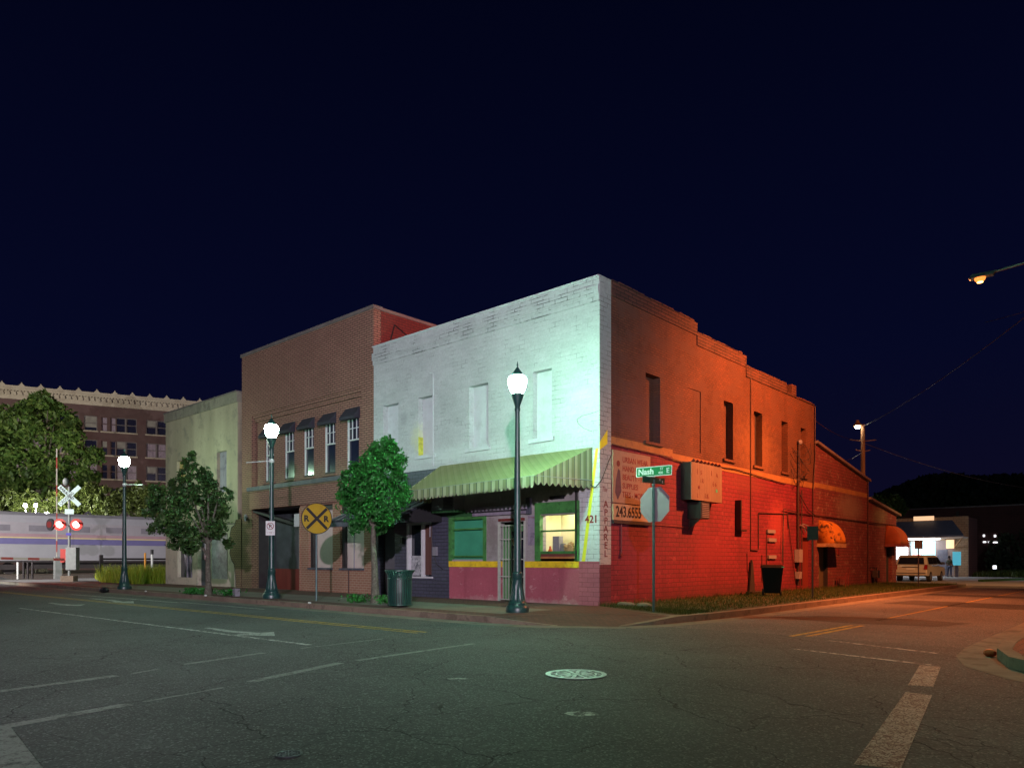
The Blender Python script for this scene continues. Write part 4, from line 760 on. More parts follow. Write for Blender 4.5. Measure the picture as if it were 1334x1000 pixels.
# ground floor
MB().box(-19.6, -10.4, -.22, .0, 4.44, 4.615).build('ledge', 'slate', tb)
MB().box(-20.45, -10.385, .0, .35, 4.44, 4.618).build('lintel', 'tan_brick', tb)
MB().box(-19.55, -10.42, -.10, .30, 3.62, 4.38).build('fascia_beam', 'tan_brick', tb)
MB().box(-19.6, -10.45, -.16, .28, 4.38, 4.438).build('fascia_trim', 'beam', tb)
b = MB(); b.wall('x', -20.45, -19.55, -.15, 4.44, 0, .35); b.build('pier', 'peeled', tb)
gw = [(-14.80, -13.06), (-12.55, -10.98)]
MB().wall('x', -15.45, -10.385, -.15, 3.62, 0, .30, [(a, c, .90, 3.56) for a, c in gw]).build('ground_wall', 'tan_low', tb)
for a, c in gw:
    f = MB().box(a, a + .22, .10, .26, .98, 3.56).box(a + .22, c, .10, .26, 3.36, 3.56).build('shop_window', 'dkwood', tb)
    MB().box(a + .22, c, .20, .24, .98, 3.36).build('window_board', 'board_pink', f); MB().box(a - .02, c + .02, -.05, .2, .90, .978).build('sill', 'slate', f)
MB().box(-11.9, -11.85, .185, .2, .98, 3.36).build('board_joint', 'board_pur', tb)
# recessed entrance
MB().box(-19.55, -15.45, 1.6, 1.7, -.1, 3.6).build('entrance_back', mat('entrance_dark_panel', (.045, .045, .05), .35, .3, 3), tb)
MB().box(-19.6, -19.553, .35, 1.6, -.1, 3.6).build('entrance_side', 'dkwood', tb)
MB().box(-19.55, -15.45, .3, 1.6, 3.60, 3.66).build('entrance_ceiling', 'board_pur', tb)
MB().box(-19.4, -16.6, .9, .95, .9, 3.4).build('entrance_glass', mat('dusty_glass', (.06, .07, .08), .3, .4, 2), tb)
MB().box(-19.4, -16.6, .88, .97, -.1, .9).build('stall_riser', 'rustdoor', tb)
MB().box(-16.55, -16.45, .85, 1.0, 0, 3.4).box(-16.9, -16.82, .84, .99, .9, 3.4).build('door_post', 'board_pink', tb)
MB().box(-16.4, -15.5, 1.3, 1.35, 0, 2.4).build('door', 'dkwood', tb)
MB().box(-16.5, -15.6, .35, .4, 2.75, 3.3).build('transom_notice', 'white_panel', tb)
MB().prism([(-19.5, .05, 3.6), (-19.5, .05, 3.5), (-16.2, .9, 2.6), (-16.2, .9, 2.75)], (0, .3, 0)).build('fallen_canopy', 'dkwood', tb)
MB().box(-15.47, -15.38, -.03, .1, .0, 3.5).build('door_jamb', 'tan_low', tb)
MB().ball((-19.9, -.1, 3.25), (.09, .09, .17), 8).build('wall_light', 'grey', tb)
MB().tube([(-11.95, -.02, .9), (-11.95, -.02, .02)], .02).build('drain_pipe', 'pipe_dk', tb)
# ------------------------------------------------------------------ cream stucco building
cr = thing('stucco_building', 'cream stucco building with stained walls left of the tan brick building', 'building', (-25, 0, 0))
hs = [(-27.50, -26.45, 4.7, 6.55), (-22.95, -21.95, 4.6, 6.60)]; hl = [(-27.40, -25.65, .38, 2.5), (-25.05, -24.15, -.2, 2.45), (-23.75, -21.85, .36, 2.6)]
MB().wall('x', -28.9, -20.86, 3.0, 8.78, 0, .3, hs).build('upper_wall', 'stucco', cr)
MB().wall('x', -28.9, -20.86, -.15, 3.0, 0, .3, hl).build('lower_wall', 'stucco_low', cr)
MB().wall('x', -28.98, -20.84, 8.78, 9.25, -.06, .36).build('cornice', 'stucco_cap', cr); MB().box(-29.0, -20.82, -.10, .35, 9.25, 9.31).build('coping', 'cop_grey', cr)
MB().box(-28.9, -28.6, .3, 16, -.1, 9.1).build('side_wall', 'stucco', cr); MB().box(-21.16, -20.86, .3, 16, -.1, 9.1).build('side_wall', 'stucco', cr); MB().box(-28.6, -21.16, .4, 16, 8.6, 8.7).build('roof', 'cop_grey', cr)
MB().box(-27.5, -26.45, .16, .2, 4.7, 6.55).build('boarded_window', 'board_org', cr); MB().box(-22.95, -21.95, .16, .2, 4.6, 6.6).build('boarded_window', 'board_pur', cr)
MB().box(-27.4, -25.65, .18, .22, .38, 2.5).build('window_glass', 'navyglass', cr); MB().box(-26.6, -26.5, .12, .17, .38, 2.5).box(-26.1, -26.05, .12, .17, .38, 2.5).build('mullion', 'board_pur', cr)
MB().box(-25.05, -24.15, .2, .24, -.1, 2.45).build('door', 'slate', cr); MB().box(-24.95, -24.25, .18, .198, 1.3, 2.2).build('door_pane', 'navyglass', cr)
MB().box(-23.75, -22.15, .12, .2, .36, 2.6).build('foil_board', 'silver', cr); MB().box(-22.15, -21.85, .14, .2, .36, 3.0).build('window_side', 'slate', cr)
MB().box(-22.2, -21.0, -.012, -.001, 3.0, 3.06).build('trim', 'cop_grey', cr)
# gap between the two buildings, with bare brick showing low down
pl = thing('peeled_brick_pier', 'bare brick pier where stucco has peeled away between the two buildings', 'wall', (-20.9, 0, 0))
pts = [(-20.452, 3.25), (-20.9, 3.2), (-21.05, 2.95), (-21.35, 2.85), (-21.5, 2.5), (-21.42, 2.0), (-21.52, 1.6), (-21.3, 1.25), (-21.1, 1.1), (-20.98, .6), (-20.92, -.1), (-20.452, -.1)]
b = MB(); b.prism([(x, -.012, z) for x, z in pts], (0, -.035, 0)); b.build('brickwork', 'peeled', pl)
b = MB(); ed = pts[1:11]
for (x0, z0), (x1, z1) in zip(ed, ed[1:]): b.tube([(x0 - .02, -.03, z0), (x1 - .02, -.03, z1)], .03, 5)
b.build('plaster_edge', 'dkwood', pl)
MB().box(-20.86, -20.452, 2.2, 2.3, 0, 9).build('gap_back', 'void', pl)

# ------------------------------------------------------------------ street lamps
def at(px, py, d):
    a, h = (px - 667) / 953, (729 - py) / 953
    v = Vector(CAM) + d * (CR * a + CF); return (v.x, v.y, CAM[2] + d * h)
def street_lamp(loc, label, group='green post top street lamps'):
    t = thing('street_lamp', label, 'street lamp', loc, group=group); x, y, z = loc
    MB().lathe([(.29, 0), (.295, .10), (.27, .16), (.235, .19), (.235, .22), (.215, .25), (.19, .34), (.155, .55), (.125, .78), (.125, .82)], loc, 32, .09, (.24, .8)).build('base', 'lampgreen', t, smooth=True)
    MB().lathe([(.115, .82), (.13, .84), (.13, .97), (.10, 1.0), (.098, 1.02), (.055, 5.02)], loc, 20).build('pole', 'lampgreen', t, smooth=True)
    MB().lathe([(.07, 5.0), (.075, 5.06), (.06, 5.09), (.075, 5.15), (.15, 5.36), (.16, 5.42), (.15, 5.43)], loc, 20).build('lamp_holder', 'lampgreen', t, smooth=True)
    MB().lathe([(.12, 5.435), (.17, 5.5), (.215, 5.62), (.235, 5.74), (.22, 5.82), (.17, 5.87)], loc, 20).build('globe', 'globe', t, smooth=True)
    MB().lathe([(.165, 5.872), (.13, 5.94), (.07, 6.02), (.03, 6.08), (.012, 6.1), (.022, 6.14), (.004, 6.24)], loc, 16).build('finial', 'lampgreen', t, smooth=True); return t
L1 = street_lamp((-.10, -3.37, 0), 'street lamp in front of the white shop, nearest and tallest of the green posts')
L2 = dup(L1, (-10.64, -4.06, 0), label='street lamp with a no parking sign in front of the tan brick building'); L2['label'] = 'street lamp with a no parking sign in front of the tan brick building'
L3 = dup(L1, (-22.66, -4.39, 0), label='street lamp beside the tall weeds, farthest left of the green posts')
for T_, px_ in ((L2, -1), (L3, 1)):
    b = MB(); b.tube([(0, 0, 4.65), (px_ * .87 * .95, px_ * .5 * .95, 4.62)], .014); b.ball((0, 0, 4.65), .09, 8); b.build('banner_arm', 'white_metal', T_, local=True)
def reglobe(t, m):
    for c in t.children:
        if c.name.startswith('globe'): c.data = c.data.copy(); c.data.materials[0] = M[m]
reglobe(L2, 'globe_mid'); reglobe(L3, 'globe_left')
# unseen lamps across the street, added to fill the road with light
reglobe(dup(L1, (13.6, -5.0, 0), label='street lamp added out of view on the brick paved corner to light the road'), 'globe_corner')
reglobe(dup(L1, (-8.0, -19.4, 0), label='street lamp added out of view left of the camera to light the foreground'), 'globe_mid')
nb_ = thing('no_parking_sign', 'small white no parking sign strapped to the lamp post by brick building', 'sign', (-10.64, -4.06, 2.3))
a_ = R(42); sx_, sy_ = math.cos(a_), math.sin(a_)
def plate(mb, c, w_, h_, ang, th=.006, off=0.0):
    x, y = math.cos(ang), math.sin(ang); n = Vector((y, -x, 0)); c = Vector(c) + n * off; r = Vector((x, y, 0)) * w_ / 2; u = Vector((0, 0, h_ / 2))
    mb.prism([tuple(c - r - u), tuple(c + r - u), tuple(c + r + u), tuple(c - r + u)], tuple(n * th)); return mb
pc = (-10.64, -4.06, 2.37); nn = Vector((sy_, -sx_, 0))
plate(MB(), pc, .31, .48, a_, .004, .125).build('plate', 'sign_white', nb_)
def ringm(mb, c, r0, r1, xd, n, th, seg=28):
    xd = Vector(xd); up = Vector(UP); n = Vector(n)
    for i in range(seg):
        f = lambda r, k: tuple(Vector(c) + (xd * math.cos(2 * PI * k / seg) + up * math.sin(2 * PI * k / seg)) * r)
        mb.prism([f(r0, i), f(r1, i), f(r1, i + 1), f(r0, i + 1)], tuple(n * th))
    return mb
cc = Vector(pc) + nn * .131 + Vector((0, 0, .07)); ringm(MB(), cc, .10, .12, (sx_, sy_, 0), nn, .003).build('ring', 'redtext', nb_)
text('lettering', 'P', .17, 'black', nb_, tuple(cc - Vector((sx_, sy_, 0)) * .045 - Vector((0, 0, .06))), (sx_, sy_, 0), UP, .002, bold=.004)
b = MB(); v0 = Vector((sx_, sy_, 0)) * .075 - Vector((0, 0, .075)); e_ = Vector((sx_, sy_, 0)) * .008 + Vector((0, 0, .008)); c2 = cc + nn * .004; b.prism([tuple(c2 - v0 - e_), tuple(c2 - v0 + e_), tuple(c2 + v0 + e_), tuple(c2 + v0 - e_)], tuple(nn * .002)); b.build('slash', 'redtext', nb_)
text('small_lettering', '\u2190 TIME \u2192', .055, 'redtext', nb_, tuple(Vector(pc) + nn * .131 - Vector((0, 0, .17))), (sx_, sy_, 0), UP, .001, 'CENTER')
# floodlight over the car park across the road (out of frame)
FP = (25.0, -30.0)
fl = thing('floodlight_mast', 'tall car park floodlight mast across the junction', 'floodlight', (*FP, 0)); MB().lathe([(.2, -.15), (.2, .5), (.09, .52), (.06, 8.4)], (*FP, 0), 12).build('pole', 'steel', fl)
MB().box(FP[0] - .3, FP[0] + .3, FP[1] - .35, FP[1] - .1, 8.4, 8.9).build('housing', 'dkmetal', fl)
ld = bpy.data.lights.new('flood_lamp', 'SPOT'); ld.energy = FLOOD; ld.color = (.98, .85, 1); ld.shadow_soft_size = .22; ld.spot_size = R(47); ld.spot_blend = .8
lo = bpy.data.objects.new('flood_lamp', ld); COL.objects.link(lo); lo.parent = fl; lo.location = (-.02, .05, 8.6); lo.rotation_euler = (Vector((-18, 0, 7.8)) - Vector((FP[0], FP[1], 8.6))).to_track_quat('-Z', 'Y').to_euler()

def mast_light(loc, tgt, en, col, size, label):
    t = dup(fl, (loc[0], loc[1], 0), label=label)
    for c in [c for c in t.children if c.type == 'LIGHT']:
        c.data = c.data.copy(); c.data.energy = en; c.data.color = col; c.data.spot_size = R(size); c.location = (-.02, .05, 8.6); d = (Vector(tgt) - Vector((loc[0], loc[1], 8.6))); c.rotation_euler = d.to_track_quat('-Z', 'Y').to_euler()
        # lamp sits on the side of the housing it shines from
        c.location = Vector((0, 0, 9.1))
mast_light((-34, -24), (-55, 4, 3), 54000, (1, .93, .90), 85, 'floodlight mast added out of view to brighten the railway crossing')  # mast added out of view to brighten train, weeds and tree
mast_light((-84, -14), (-106, 22, 22), 45000, (1, .88, .74), 90, 'floodlight mast added out of view to brighten the hotel')  # another added mast, unseen, to lift the hotel front
mast_light((14, 40), (-3, 62, 3), 3000, (.80, .90, 1), 100, 'cool white light added out of view to brighten the far store and warehouse')  # unseen light added for the store canopy and dark warehouse
mast_light((13.5, 25), (-1, 37, .5), 9000, (1, .42, .14), 70, 'amber yard light beside the side street')
# sodium lamp on its arm over the side street
sp = (7.49, 9.95, 10.13)
so = thing('sodium_street_lamp', 'orange sodium street lamp on a long arm above the side street', 'street lamp', (11.6, 9.95, 0))
MB().lathe([(.17, 0), (.11, 11)], (11.6, 9.95, 0), 12).build('pole', 'utility', so); MB().tube([(11.55, 9.95, 10.5), (10, 9.95, 10.42), (7.75, 9.95, 10.24)], .04, 8).build('arm', 'steel', so)
b = MB(); b.hexa([(7.2, 9.80, 10.16), (7.85, 9.84, 10.16), (7.85, 10.06, 10.16), (7.2, 10.10, 10.16)], [(7.3, 9.88, 10.30), (7.95, 9.9, 10.28), (7.95, 10.0, 10.28), (7.3, 10.02, 10.30)]); b.build('housing', 'steel', so)
MB().ball((7.5, 9.95, 10.14), (.16, .13, .12), 12).build('lens', 'sodium', so); MB().ball((7.5, 9.95, 10.02), (.09, .07, .03), 10).build('arc_tube', 'sodium_core', so)
def point(name, loc, energy, col, par, r=.12):
    d = bpy.data.lights.new(name, 'POINT'); d.energy = energy; d.color = col; d.shadow_soft_size = r; o = bpy.data.objects.new(name, d); COL.objects.link(o); o.parent = par; o.location = Vector(loc) - Vector(OFF.get(par.name, (0, 0, 0))); return o
d = bpy.data.lights.new('sodium_light', 'SPOT'); d.energy = SODIUM; d.color = (1, .23, .065); d.shadow_soft_size = .12; d.spot_size = R(150); d.spot_blend = .7
o = bpy.data.objects.new('sodium_light', d); COL.objects.link(o); o.parent = so; o.location = Vector((7.5, 9.95, 9.92)) - Vector(OFF[so.name]); o.rotation_euler = (Vector((8.2, 9.0, 0)) - Vector((7.5, 9.95, 9.92))).to_track_quat('-Z', 'Y').to_euler()
d2 = d.copy(); d2.energy = SODIUM * 1.5; d2.spot_size = R(135); d2.spot_blend = .6; o = bpy.data.objects.new('sodium_light', d2); COL.objects.link(o); o.parent = so; o.location = Vector((7.42, 9.95, 9.94)) - Vector(OFF[so.name]); o.rotation_euler = Vector((-7.5, 2.2, -4.0)).to_track_quat('-Z', 'Y').to_euler()
# barn lamp on a wood pole behind the annex
ux, uy = at(1124, 553, 50)[:2]
up_ = thing('utility_pole', 'wooden utility pole with a lit barn lamp rising behind the low annex', 'utility pole', (ux, uy, -.15))
b = MB().lathe([(.19, 0), (.13, 10.7)], (ux, uy, -.15), 12); b.build('pole', 'utility', up_)
for zz, ww in ((9.4, .9), (8.7, .5)): v0 = CR * ww; MB().tube([(ux - v0.x, uy - v0.y, zz + .12), (ux, uy, zz), (ux + v0.x, uy + v0.y, zz + .1)], .03).build('cross_arm', 'utility', up_)
hx, hy, hz = at(1117, 557, 49.8); hx, hy, hz = hx, hy, hz + .1
MB().lathe([(.02, .42), (.10, .40), (.12, .25), (.24, .12), (.26, .02)][::-1], (hx, hy, hz), 14).build('lamp_shade', 'band', up_); MB().ball((hx, hy, hz - .02), (.17, .17, .16), 12).build('lens', 'hid', up_)
MB().tube([(ux, uy, hz + .1), (hx, hy, hz + .3)], .03).build('lamp_arm', 'steel', up_)
point('barn_light', (hx, hy, hz - .3), 14, (1, .95, .65), up_)
# overhead wires
def wire(p, q, sag, label, m='wire', r=.012):
    p, q = Vector(p), Vector(q); pts = []
    for i in range(13): t = i / 12; v = p.lerp(q, t); pts.append((v.x, v.y, v.z - sag * 4 * t * (1 - t)))
    o = MB().tube(pts, r, 4).build('overhead_wire', m); tag(o, label, 'cable', group='overhead power lines'); return o
M['wire_lit'] = mat('weathered_cable', (.06, .03, .025), .5, .1, 3, bump=0)
wire((ux, uy, 10.4), (11.6, 9.95, 10.9), .5, 'thin wire rising from the utility pole towards the sodium lamp', 'wire_lit', .016)
wire((ux, uy, 9.5), (.0, 16.6, 7.6), .3, 'wire from the utility pole cross arm to the tall side wall', 'wire_lit', .014)
wire((ux, uy, 9.3), at(1400, 640, 70), .8, 'wire from the utility pole running right over the dark trees', 'wire_lit', .02)
wire((11.6, 9.95, 9.4), at(1283, 420, 30), .1, 'short bright wire slanting below the sodium lamp', 'wire_lit', .012)
wire((.1, 14.6, 6.3), (ux, uy, 8.7), .7, 'sagging wire from the service mast to the utility pole', 'wire_lit', .012)

# ------------------------------------------------------------------ road signs
st = thing('stop_sign', 'back of a stop sign under two street name blades at the corner', 'sign', (2.42, -1.10, 0), R(-4))
MB().tube([(0, 0, -.05), (0, 0, 3.30)], .035, 8).build('post', 'postg', st, local=True)
r8 = .43 / math.cos(PI / 8); oc = [(r8 * math.cos(PI / 8 + i * PI / 4), .04, 2.68 + r8 * math.sin(PI / 8 + i * PI / 4)) for i in range(8)]
MB().prism(oc, (0, .005, 0)).build('octagon', 'sign_back', st, local=True)
oc2 = [(x * .98, .046, 2.68 + (z - 2.68) * .98) for x, y, z in oc]; MB().prism(oc2, (0, .003, 0)).build('front_face', 'gate_r', st, local=True)
OFF[st.name] = (0, 0, 0)
text('front_lettering', 'STOP', .34, 'sign_white', st, (.39, .052, 2.56), (-1, 0, 0), UP, .001, bold=.01)
# Nash St E blade, parallel to the main street
sa = R(9)
bl = MB(); plate(bl, (.02, -.02, 3.50), .97, .25, sa, .006, 0); nbld = bl.build('name_blade', 'sign_white', st, local=True)
plate(MB(), (.02, -.02, 3.50), .93, .21, sa, .0065, .001).build('blade_panel', 'sign_green', nbld, local=True)
OFF[nbld.name] = (0, 0, 0); OFF['blade'] = (0, 0, 0)
def bt(s, size, u, z, par=None, **k):
    n = Vector((math.sin(sa), -math.cos(sa), 0)); xd = Vector((math.cos(sa), math.sin(sa), 0)); o = Vector((.02, -.02, z)) + xd * u + n * .0085; return text('lettering', s, size, 'sign_white', nbld, tuple(o), xd, UP, .001, **k)
bt('Nash', .205, -.43, 3.435, bold=.006); bt('ST', .085, .17, 3.525, bold=.002); bt('400', .085, .12, 3.425, bold=.002); bt('E', .17, .335, 3.44, bold=.005)
b2 = MB(); b2.box(-.012, .012, -.46, .46, 3.20, 3.355); b2 = b2.build('cross_blade', 'sign_dkgreen', st, local=True); OFF[b2.name] = (0, 0, 0)
text('lettering', 'ST', .07, 'sign_white', b2, (.014, .22, 3.285), XS, UP, .001); text('lettering', 'E', .09, 'sign_white', b2, (.014, .34, 3.235), XS, UP, .001)
MB().box(-.03, .03, -.03, .03, 3.155, 3.20).box(-.03, .03, -.03, .03, 3.355, 3.378).build('blade_bracket', 'steel', st, local=True)
# railroad warning disc
rx = thing('railroad_warning_sign', 'round yellow railroad crossing warning sign on a thin post', 'sign', (-8.30, -3.82, 0), R(74))
OFF[rx.name] = (0, 0, 0)
MB().tube([(0, .02, 0), (0, .02, 3.05)], .033, 8).build('post', 'postg', rx, local=True)
dz = 2.62; MB().cyl((0, -.02, dz), (0, -.027, dz), .50, .50, 40).build('disc', 'black', rx, local=True); MB().cyl((0, -.0275, dz), (0, -.031, dz), .475, .475, 40).build('disc_face', 'sign_yellow', rx, local=True)
b = MB()
for s_ in (1, -1):
    d1_ = Vector((s_ * .7071, 0, .7071)); pz = Vector((-s_ * .7071, 0, .7071)); c_ = Vector((0, -.0325 - .001 * s_, dz)); b.prism([tuple(c_ - d1_ * .46 - pz * .045), tuple(c_ + d1_ * .46 - pz * .045), tuple(c_ + d1_ * .46 + pz * .045), tuple(c_ - d1_ * .46 + pz * .045)], (0, -.0025, 0))
b.build('cross', 'black', rx, local=True)
text('lettering', 'R', .26, 'black', rx, (-.415, -.033, dz - .09), XF, UP, .002, bold=.012); text('lettering', 'R', .26, 'black', rx, (.22, -.033, dz - .09), XF, UP, .002, bold=.012)
def small_sign(loc, h, w_, hh, m, label, ang=R(0), pole='dkmetal', marks=False):
    t = thing('roadside_sign', label, 'sign', loc, ang); MB().tube([(0, 0, 0), (0, 0, h)], .03, 8).build('post', pole, t, local=True)
    MB().box(-w_ / 2, w_ / 2, -.05, -.035, h - hh, h).build('plate', m, t, local=True)
    if marks: MB().box(-.05, .05, -.055, -.051, h - hh * .85, h - hh * .15).build('marking', 'black', t, local=True)
    return t
small_sign((3.1, 7.8, 0), 2.42, .34, .46, 'dkmetal', 'back of a small sign on a dark post in front of orange awning', R(25))
small_sign((3.1, 21.4, 0), 2.22, .34, .40, 'dkmetal', 'back of a small dark sign in front of the parked van', R(25))
small_sign((-2.7, 66.0, -.15), 2.9, .40, .55, 'sign_white', 'small white sign on a post near the dark warehouse', R(30), 'steel', True)

# ------------------------------------------------------------------ litter bin, wheeled bin
tc_ = (-3.94, -3.98); lb = thing('litter_bin', 'dark green slatted litter bin on the pavement beside the street tree', 'litter bin', (*tc_, 0))
MB().lathe([(.27, .03), (.29, .06), (.30, .80), (.29, .82)], (*tc_, 0), 28).build('liner', 'dkmetal', lb, smooth=True)
b = MB()
for i in range(30):
    a = 2 * PI * i / 30; d = Vector((math.cos(a), math.sin(a), 0)); n = Vector((-d.y, d.x, 0)) * .024; c0 = Vector((*tc_, 0))
    prev = None
    for r, z in ((.305, .05), (.325, .4), (.325, .80), (.34, .9), (.40, 1.0)):
        q = [c0 + d * r - n + Vector((0, 0, z)), c0 + d * r + n + Vector((0, 0, z)), c0 + d * (r + .012) + n + Vector((0, 0, z)), c0 + d * (r + .012) - n + Vector((0, 0, z))]
        if prev: b.hexa([tuple(v) for v in prev], [tuple(v) for v in q])
        prev = q
b.build('slats', 'cangreen', lb)
b = MB()
for r, z in ((.335, .78), (.34, .06), (.41, 1.0)): ringm_pts = [(tc_[0] + r * math.cos(2 * PI * i / 28), tc_[1] + r * math.sin(2 * PI * i / 28), z) for i in range(29)]; b.tube(ringm_pts, .018, 6)
b.build('hoops', 'cangreen', lb); MB().lathe([(.20, 0), (.24, .03), (.24, .05)], (*tc_, 0), 20).build('foot', 'dkmetal', lb)
wbx, wby = 1.35, 8.7
wh = thing('wheeled_bin', 'black wheeled rubbish bin on the grass against the red wall', 'wheeled bin', (wbx, wby, 0), R(25)); OFF[wh.name] = (0, 0, 0)
MB().hexa([(-.27, -.27, .12), (.27, -.27, .12), (.27, .27, .12), (-.27, .27, .12)], [(-.36, -.36, 1.02), (.36, -.36, 1.02), (.36, .36, 1.02), (-.36, .36, 1.02)]).build('body', 'bin', wh, local=True, bevel=.02)
MB().hexa([(-.39, -.39, 1.022), (.39, -.39, 1.022), (.39, .42, 1.022), (-.39, .42, 1.022)], [(-.36, -.34, 1.10), (.36, -.34, 1.10), (.36, .42, 1.13), (-.36, .42, 1.13)]).build('lid', 'bin', wh, local=True, bevel=.01)
for s_ in (-1, 1): MB().cyl((s_ * .27, .25, .13), (s_ * .33, .25, .13), .13, .13, 14).build('wheel', 'tyre', wh, local=True)
MB().box(.30, .385, -.405, -.391, 1.03, 1.07).build('clip', 'teal_hi', wh, local=True); MB().tube([(-.3, .44, 1.0), (-.3, .48, 1.06), (.3, .48, 1.06), (.3, .44, 1.0)], .015).build('handle', 'bin', wh, local=True)

# ------------------------------------------------------------------ manholes and small debris
def manhole(loc, r, label, m1):
    t = thing('manhole_cover', label, 'manhole cover', loc); x, y, z = loc
    MB().cyl((x, y, z - .01), (x, y, z + .008), r * .98, r * .98, 32).build('plate', 'manhole_dk', t)
    b = MB()
    for r0, r1 in ((.84, 1.0), (.62, .68)):
        for i in range(36):
            f = lambda q, k: (x + r * q * math.cos(2 * PI * k / 36), y + r * q * math.sin(2 * PI * k / 36), z + .009)
            b.prism([f(r0, i), f(r1, i), f(r1, i + 1), f(r0, i + 1)], (0, 0, .008))
    for i in range(12):
        a = i * PI / 6; d = Vector((math.cos(a), math.sin(a))); n = Vector((-d.y, d.x)) * r * .055; c = Vector((x, y)); 
        for q0, q1 in ((.2, .58), (.70, .82)): p, q = c + d * r * q0, c + d * r * q1; b.prism([(*(p - n), z + .009), (*(q - n), z + .009), (*(q + n), z + .009), (*(p + n), z + .009)], (0, 0, .007))
    b.cyl((x, y, z + .009), (x, y, z + .016), r * .13, r * .13, 12); b.build('raised_pattern', m1, t); return t
manhole((6.43, -9.58, zr), .385, 'pale worn manhole cover in the middle of the road', 'manhole'); manhole((7.15, -14.05, zr), .10, 'small dark valve cover low in the foreground road', 'drain')
o = MB().ball((9.98, -4.05, -.09), (.09, .07, .06), 8).build('rubble_lump', 'orange'); tag(o, 'small orange lump of rubble in the gutter by the brick corner', 'rubble')
o = MB().ball((-23.2, -5.05, -.03), (.42, .16, .13), 10).build('black_lump', 'black'); tag(o, 'small black lump standing in for a drain inlet on the kerb near the farthest green lamp', 'rubbish bag')  # black ball put where a dark drain inlet lies
for i, (x, y, lab) in enumerate(((-7.0, -4.9, 'crumpled white litter on the kerb near the street tree'), (-13.6, -4.95, 'crumpled white litter on the kerb below the left street tree'), (-19.0, -4.9, 'crumpled white litter on the kerb in front of cream building'))):
    o = MB().ball((x, y, .03 if i else .03), (.07, .04, .03), 6).build('litter', 'sign_white'); tag(o, lab, 'litter')
o = MB().box(-12.9, -12.7, -4.3, -4.12, .005, .28).build('utility_box', 'grey'); tag(o, 'short grey utility box at the foot of the left street tree', 'box')
# stones in the verge by the corner
b = MB()
for _ in range(5): b.ball((random.uniform(.5, 1.4), random.uniform(.15, .5), .06), (.22, .12, .07), 8)
tag(b.build('broken_stone', 'kerb'), 'pale broken stones in the grass at the foot of red wall', 'rubble', kind='stuff')

# ------------------------------------------------------------------ trees
def foliage(clumps, base, ppm, n, size, m, name, parent, depth=.8, top=0, flat=1.0, wild=.16):
    """clumps: lateral m, height, radius; leaves scattered through each clump"""
    b = MB(); tot = sum(c[2] ** 2 for c in clumps)
    for lx, z, r in clumps:
        dd = random.uniform(-depth, depth); cn = Vector((base[0], base[1], 0)) + CR * lx + CF * dd + Vector((0, 0, z)); k = int(n * r * r / tot)
        sub = [(Vector([random.gauss(0, 1) for _ in range(3)]).normalized() * r * random.uniform(.35, 1.05), r * random.uniform(.16, .34)) for _ in range(13)]
        for _ in range(k):
            if random.random() < wild: p = Vector([random.gauss(0, 1) for _ in range(3)]).normalized() * r * random.uniform(.8, 1.18)
            else: s0, sr = random.choice(sub); p = s0 + Vector([random.gauss(0, .55) for _ in range(3)]) * sr
            p = cn + p; s = size * random.choice((.5, .7, .9, 1.1, 1.5)); u = Vector([random.gauss(0, 1) for _ in range(3)]).normalized(); v = u.orthogonal().normalized(); ang = random.uniform(0, 6.28); v = (v * math.cos(ang) + u.cross(v) * math.sin(ang))
            b.face([tuple(p - u * s), tuple(p + v * s * .45), tuple(p + u * s), tuple(p - v * s * .45)])
    return b.build(name, m, parent, fix=False)
def branches(base, clumps, h0, r0, m, parent, z0=0., lean=(0, 0), n=10, split=None):
    b = MB(); bx, by = base; split = split or h0; p = [Vector((bx, by, z0))]
    for i in range(1, 5): t = i / 4; p.append(Vector((bx + lean[0] * t + random.uniform(-.03, .03) * r0 * 10, by + lean[1] * t, z0 + (split - z0) * t)))
    for i in range(4): b.cyl(p[i], p[i + 1], r0 * (1 - .1 * i) if i else r0 * 1.25, r0 * (1 - .1 * (i + 1)), 10)
    tr = b.build('trunk', m, parent, smooth=True); b = MB()
    for lx, z, r in sorted(clumps, key=lambda c: -c[2])[:n]:
        e_ = Vector((bx, by, 0)) + CR * lx + Vector((0, 0, z)); s = p[-1] if z > split + .3 else p[3]; mid = s.lerp(e_, .5) + Vector((0, 0, .08 * (e_ - s).length)); b.cyl(s, mid, r0 * .5, r0 * .3, 6); b.cyl(mid, e_, r0 * .3, r0 * .1, 6)
    b.build('limbs', m, parent); return tr
def px_clumps(lst, pxc, ppm, k=1.0): return [((x - pxc) / ppm, 1.3 + (729 - y) / ppm, r / ppm * k) for x, y, r in lst]
t2 = thing('street_tree', 'dense bright green street tree beside the litter bin', 'tree', (-5.87, -3.35, 0)); c2_ = px_clumps([(503, 572, 8), (508, 584, 13), (498, 592, 15), (516, 600, 15), (488, 602, 16), (502, 615, 24), (478, 618, 19), (462, 630, 16), (490, 642, 28), (517, 640, 18), (456, 652, 16), (476, 668, 23), (504, 664, 20), (464, 686, 9), (448, 642, 9), (524, 655, 11), (490, 682, 14), (521, 618, 9)], 490, 43.1)
foliage(c2_, (-5.87, -3.35), 43, 21000, .062, 'leaf_a', 'crown', t2, .5); branches((-5.87, -3.35), c2_, 2.2, .12, 'bark', t2, split=2.3, lean=(-.12, 0))
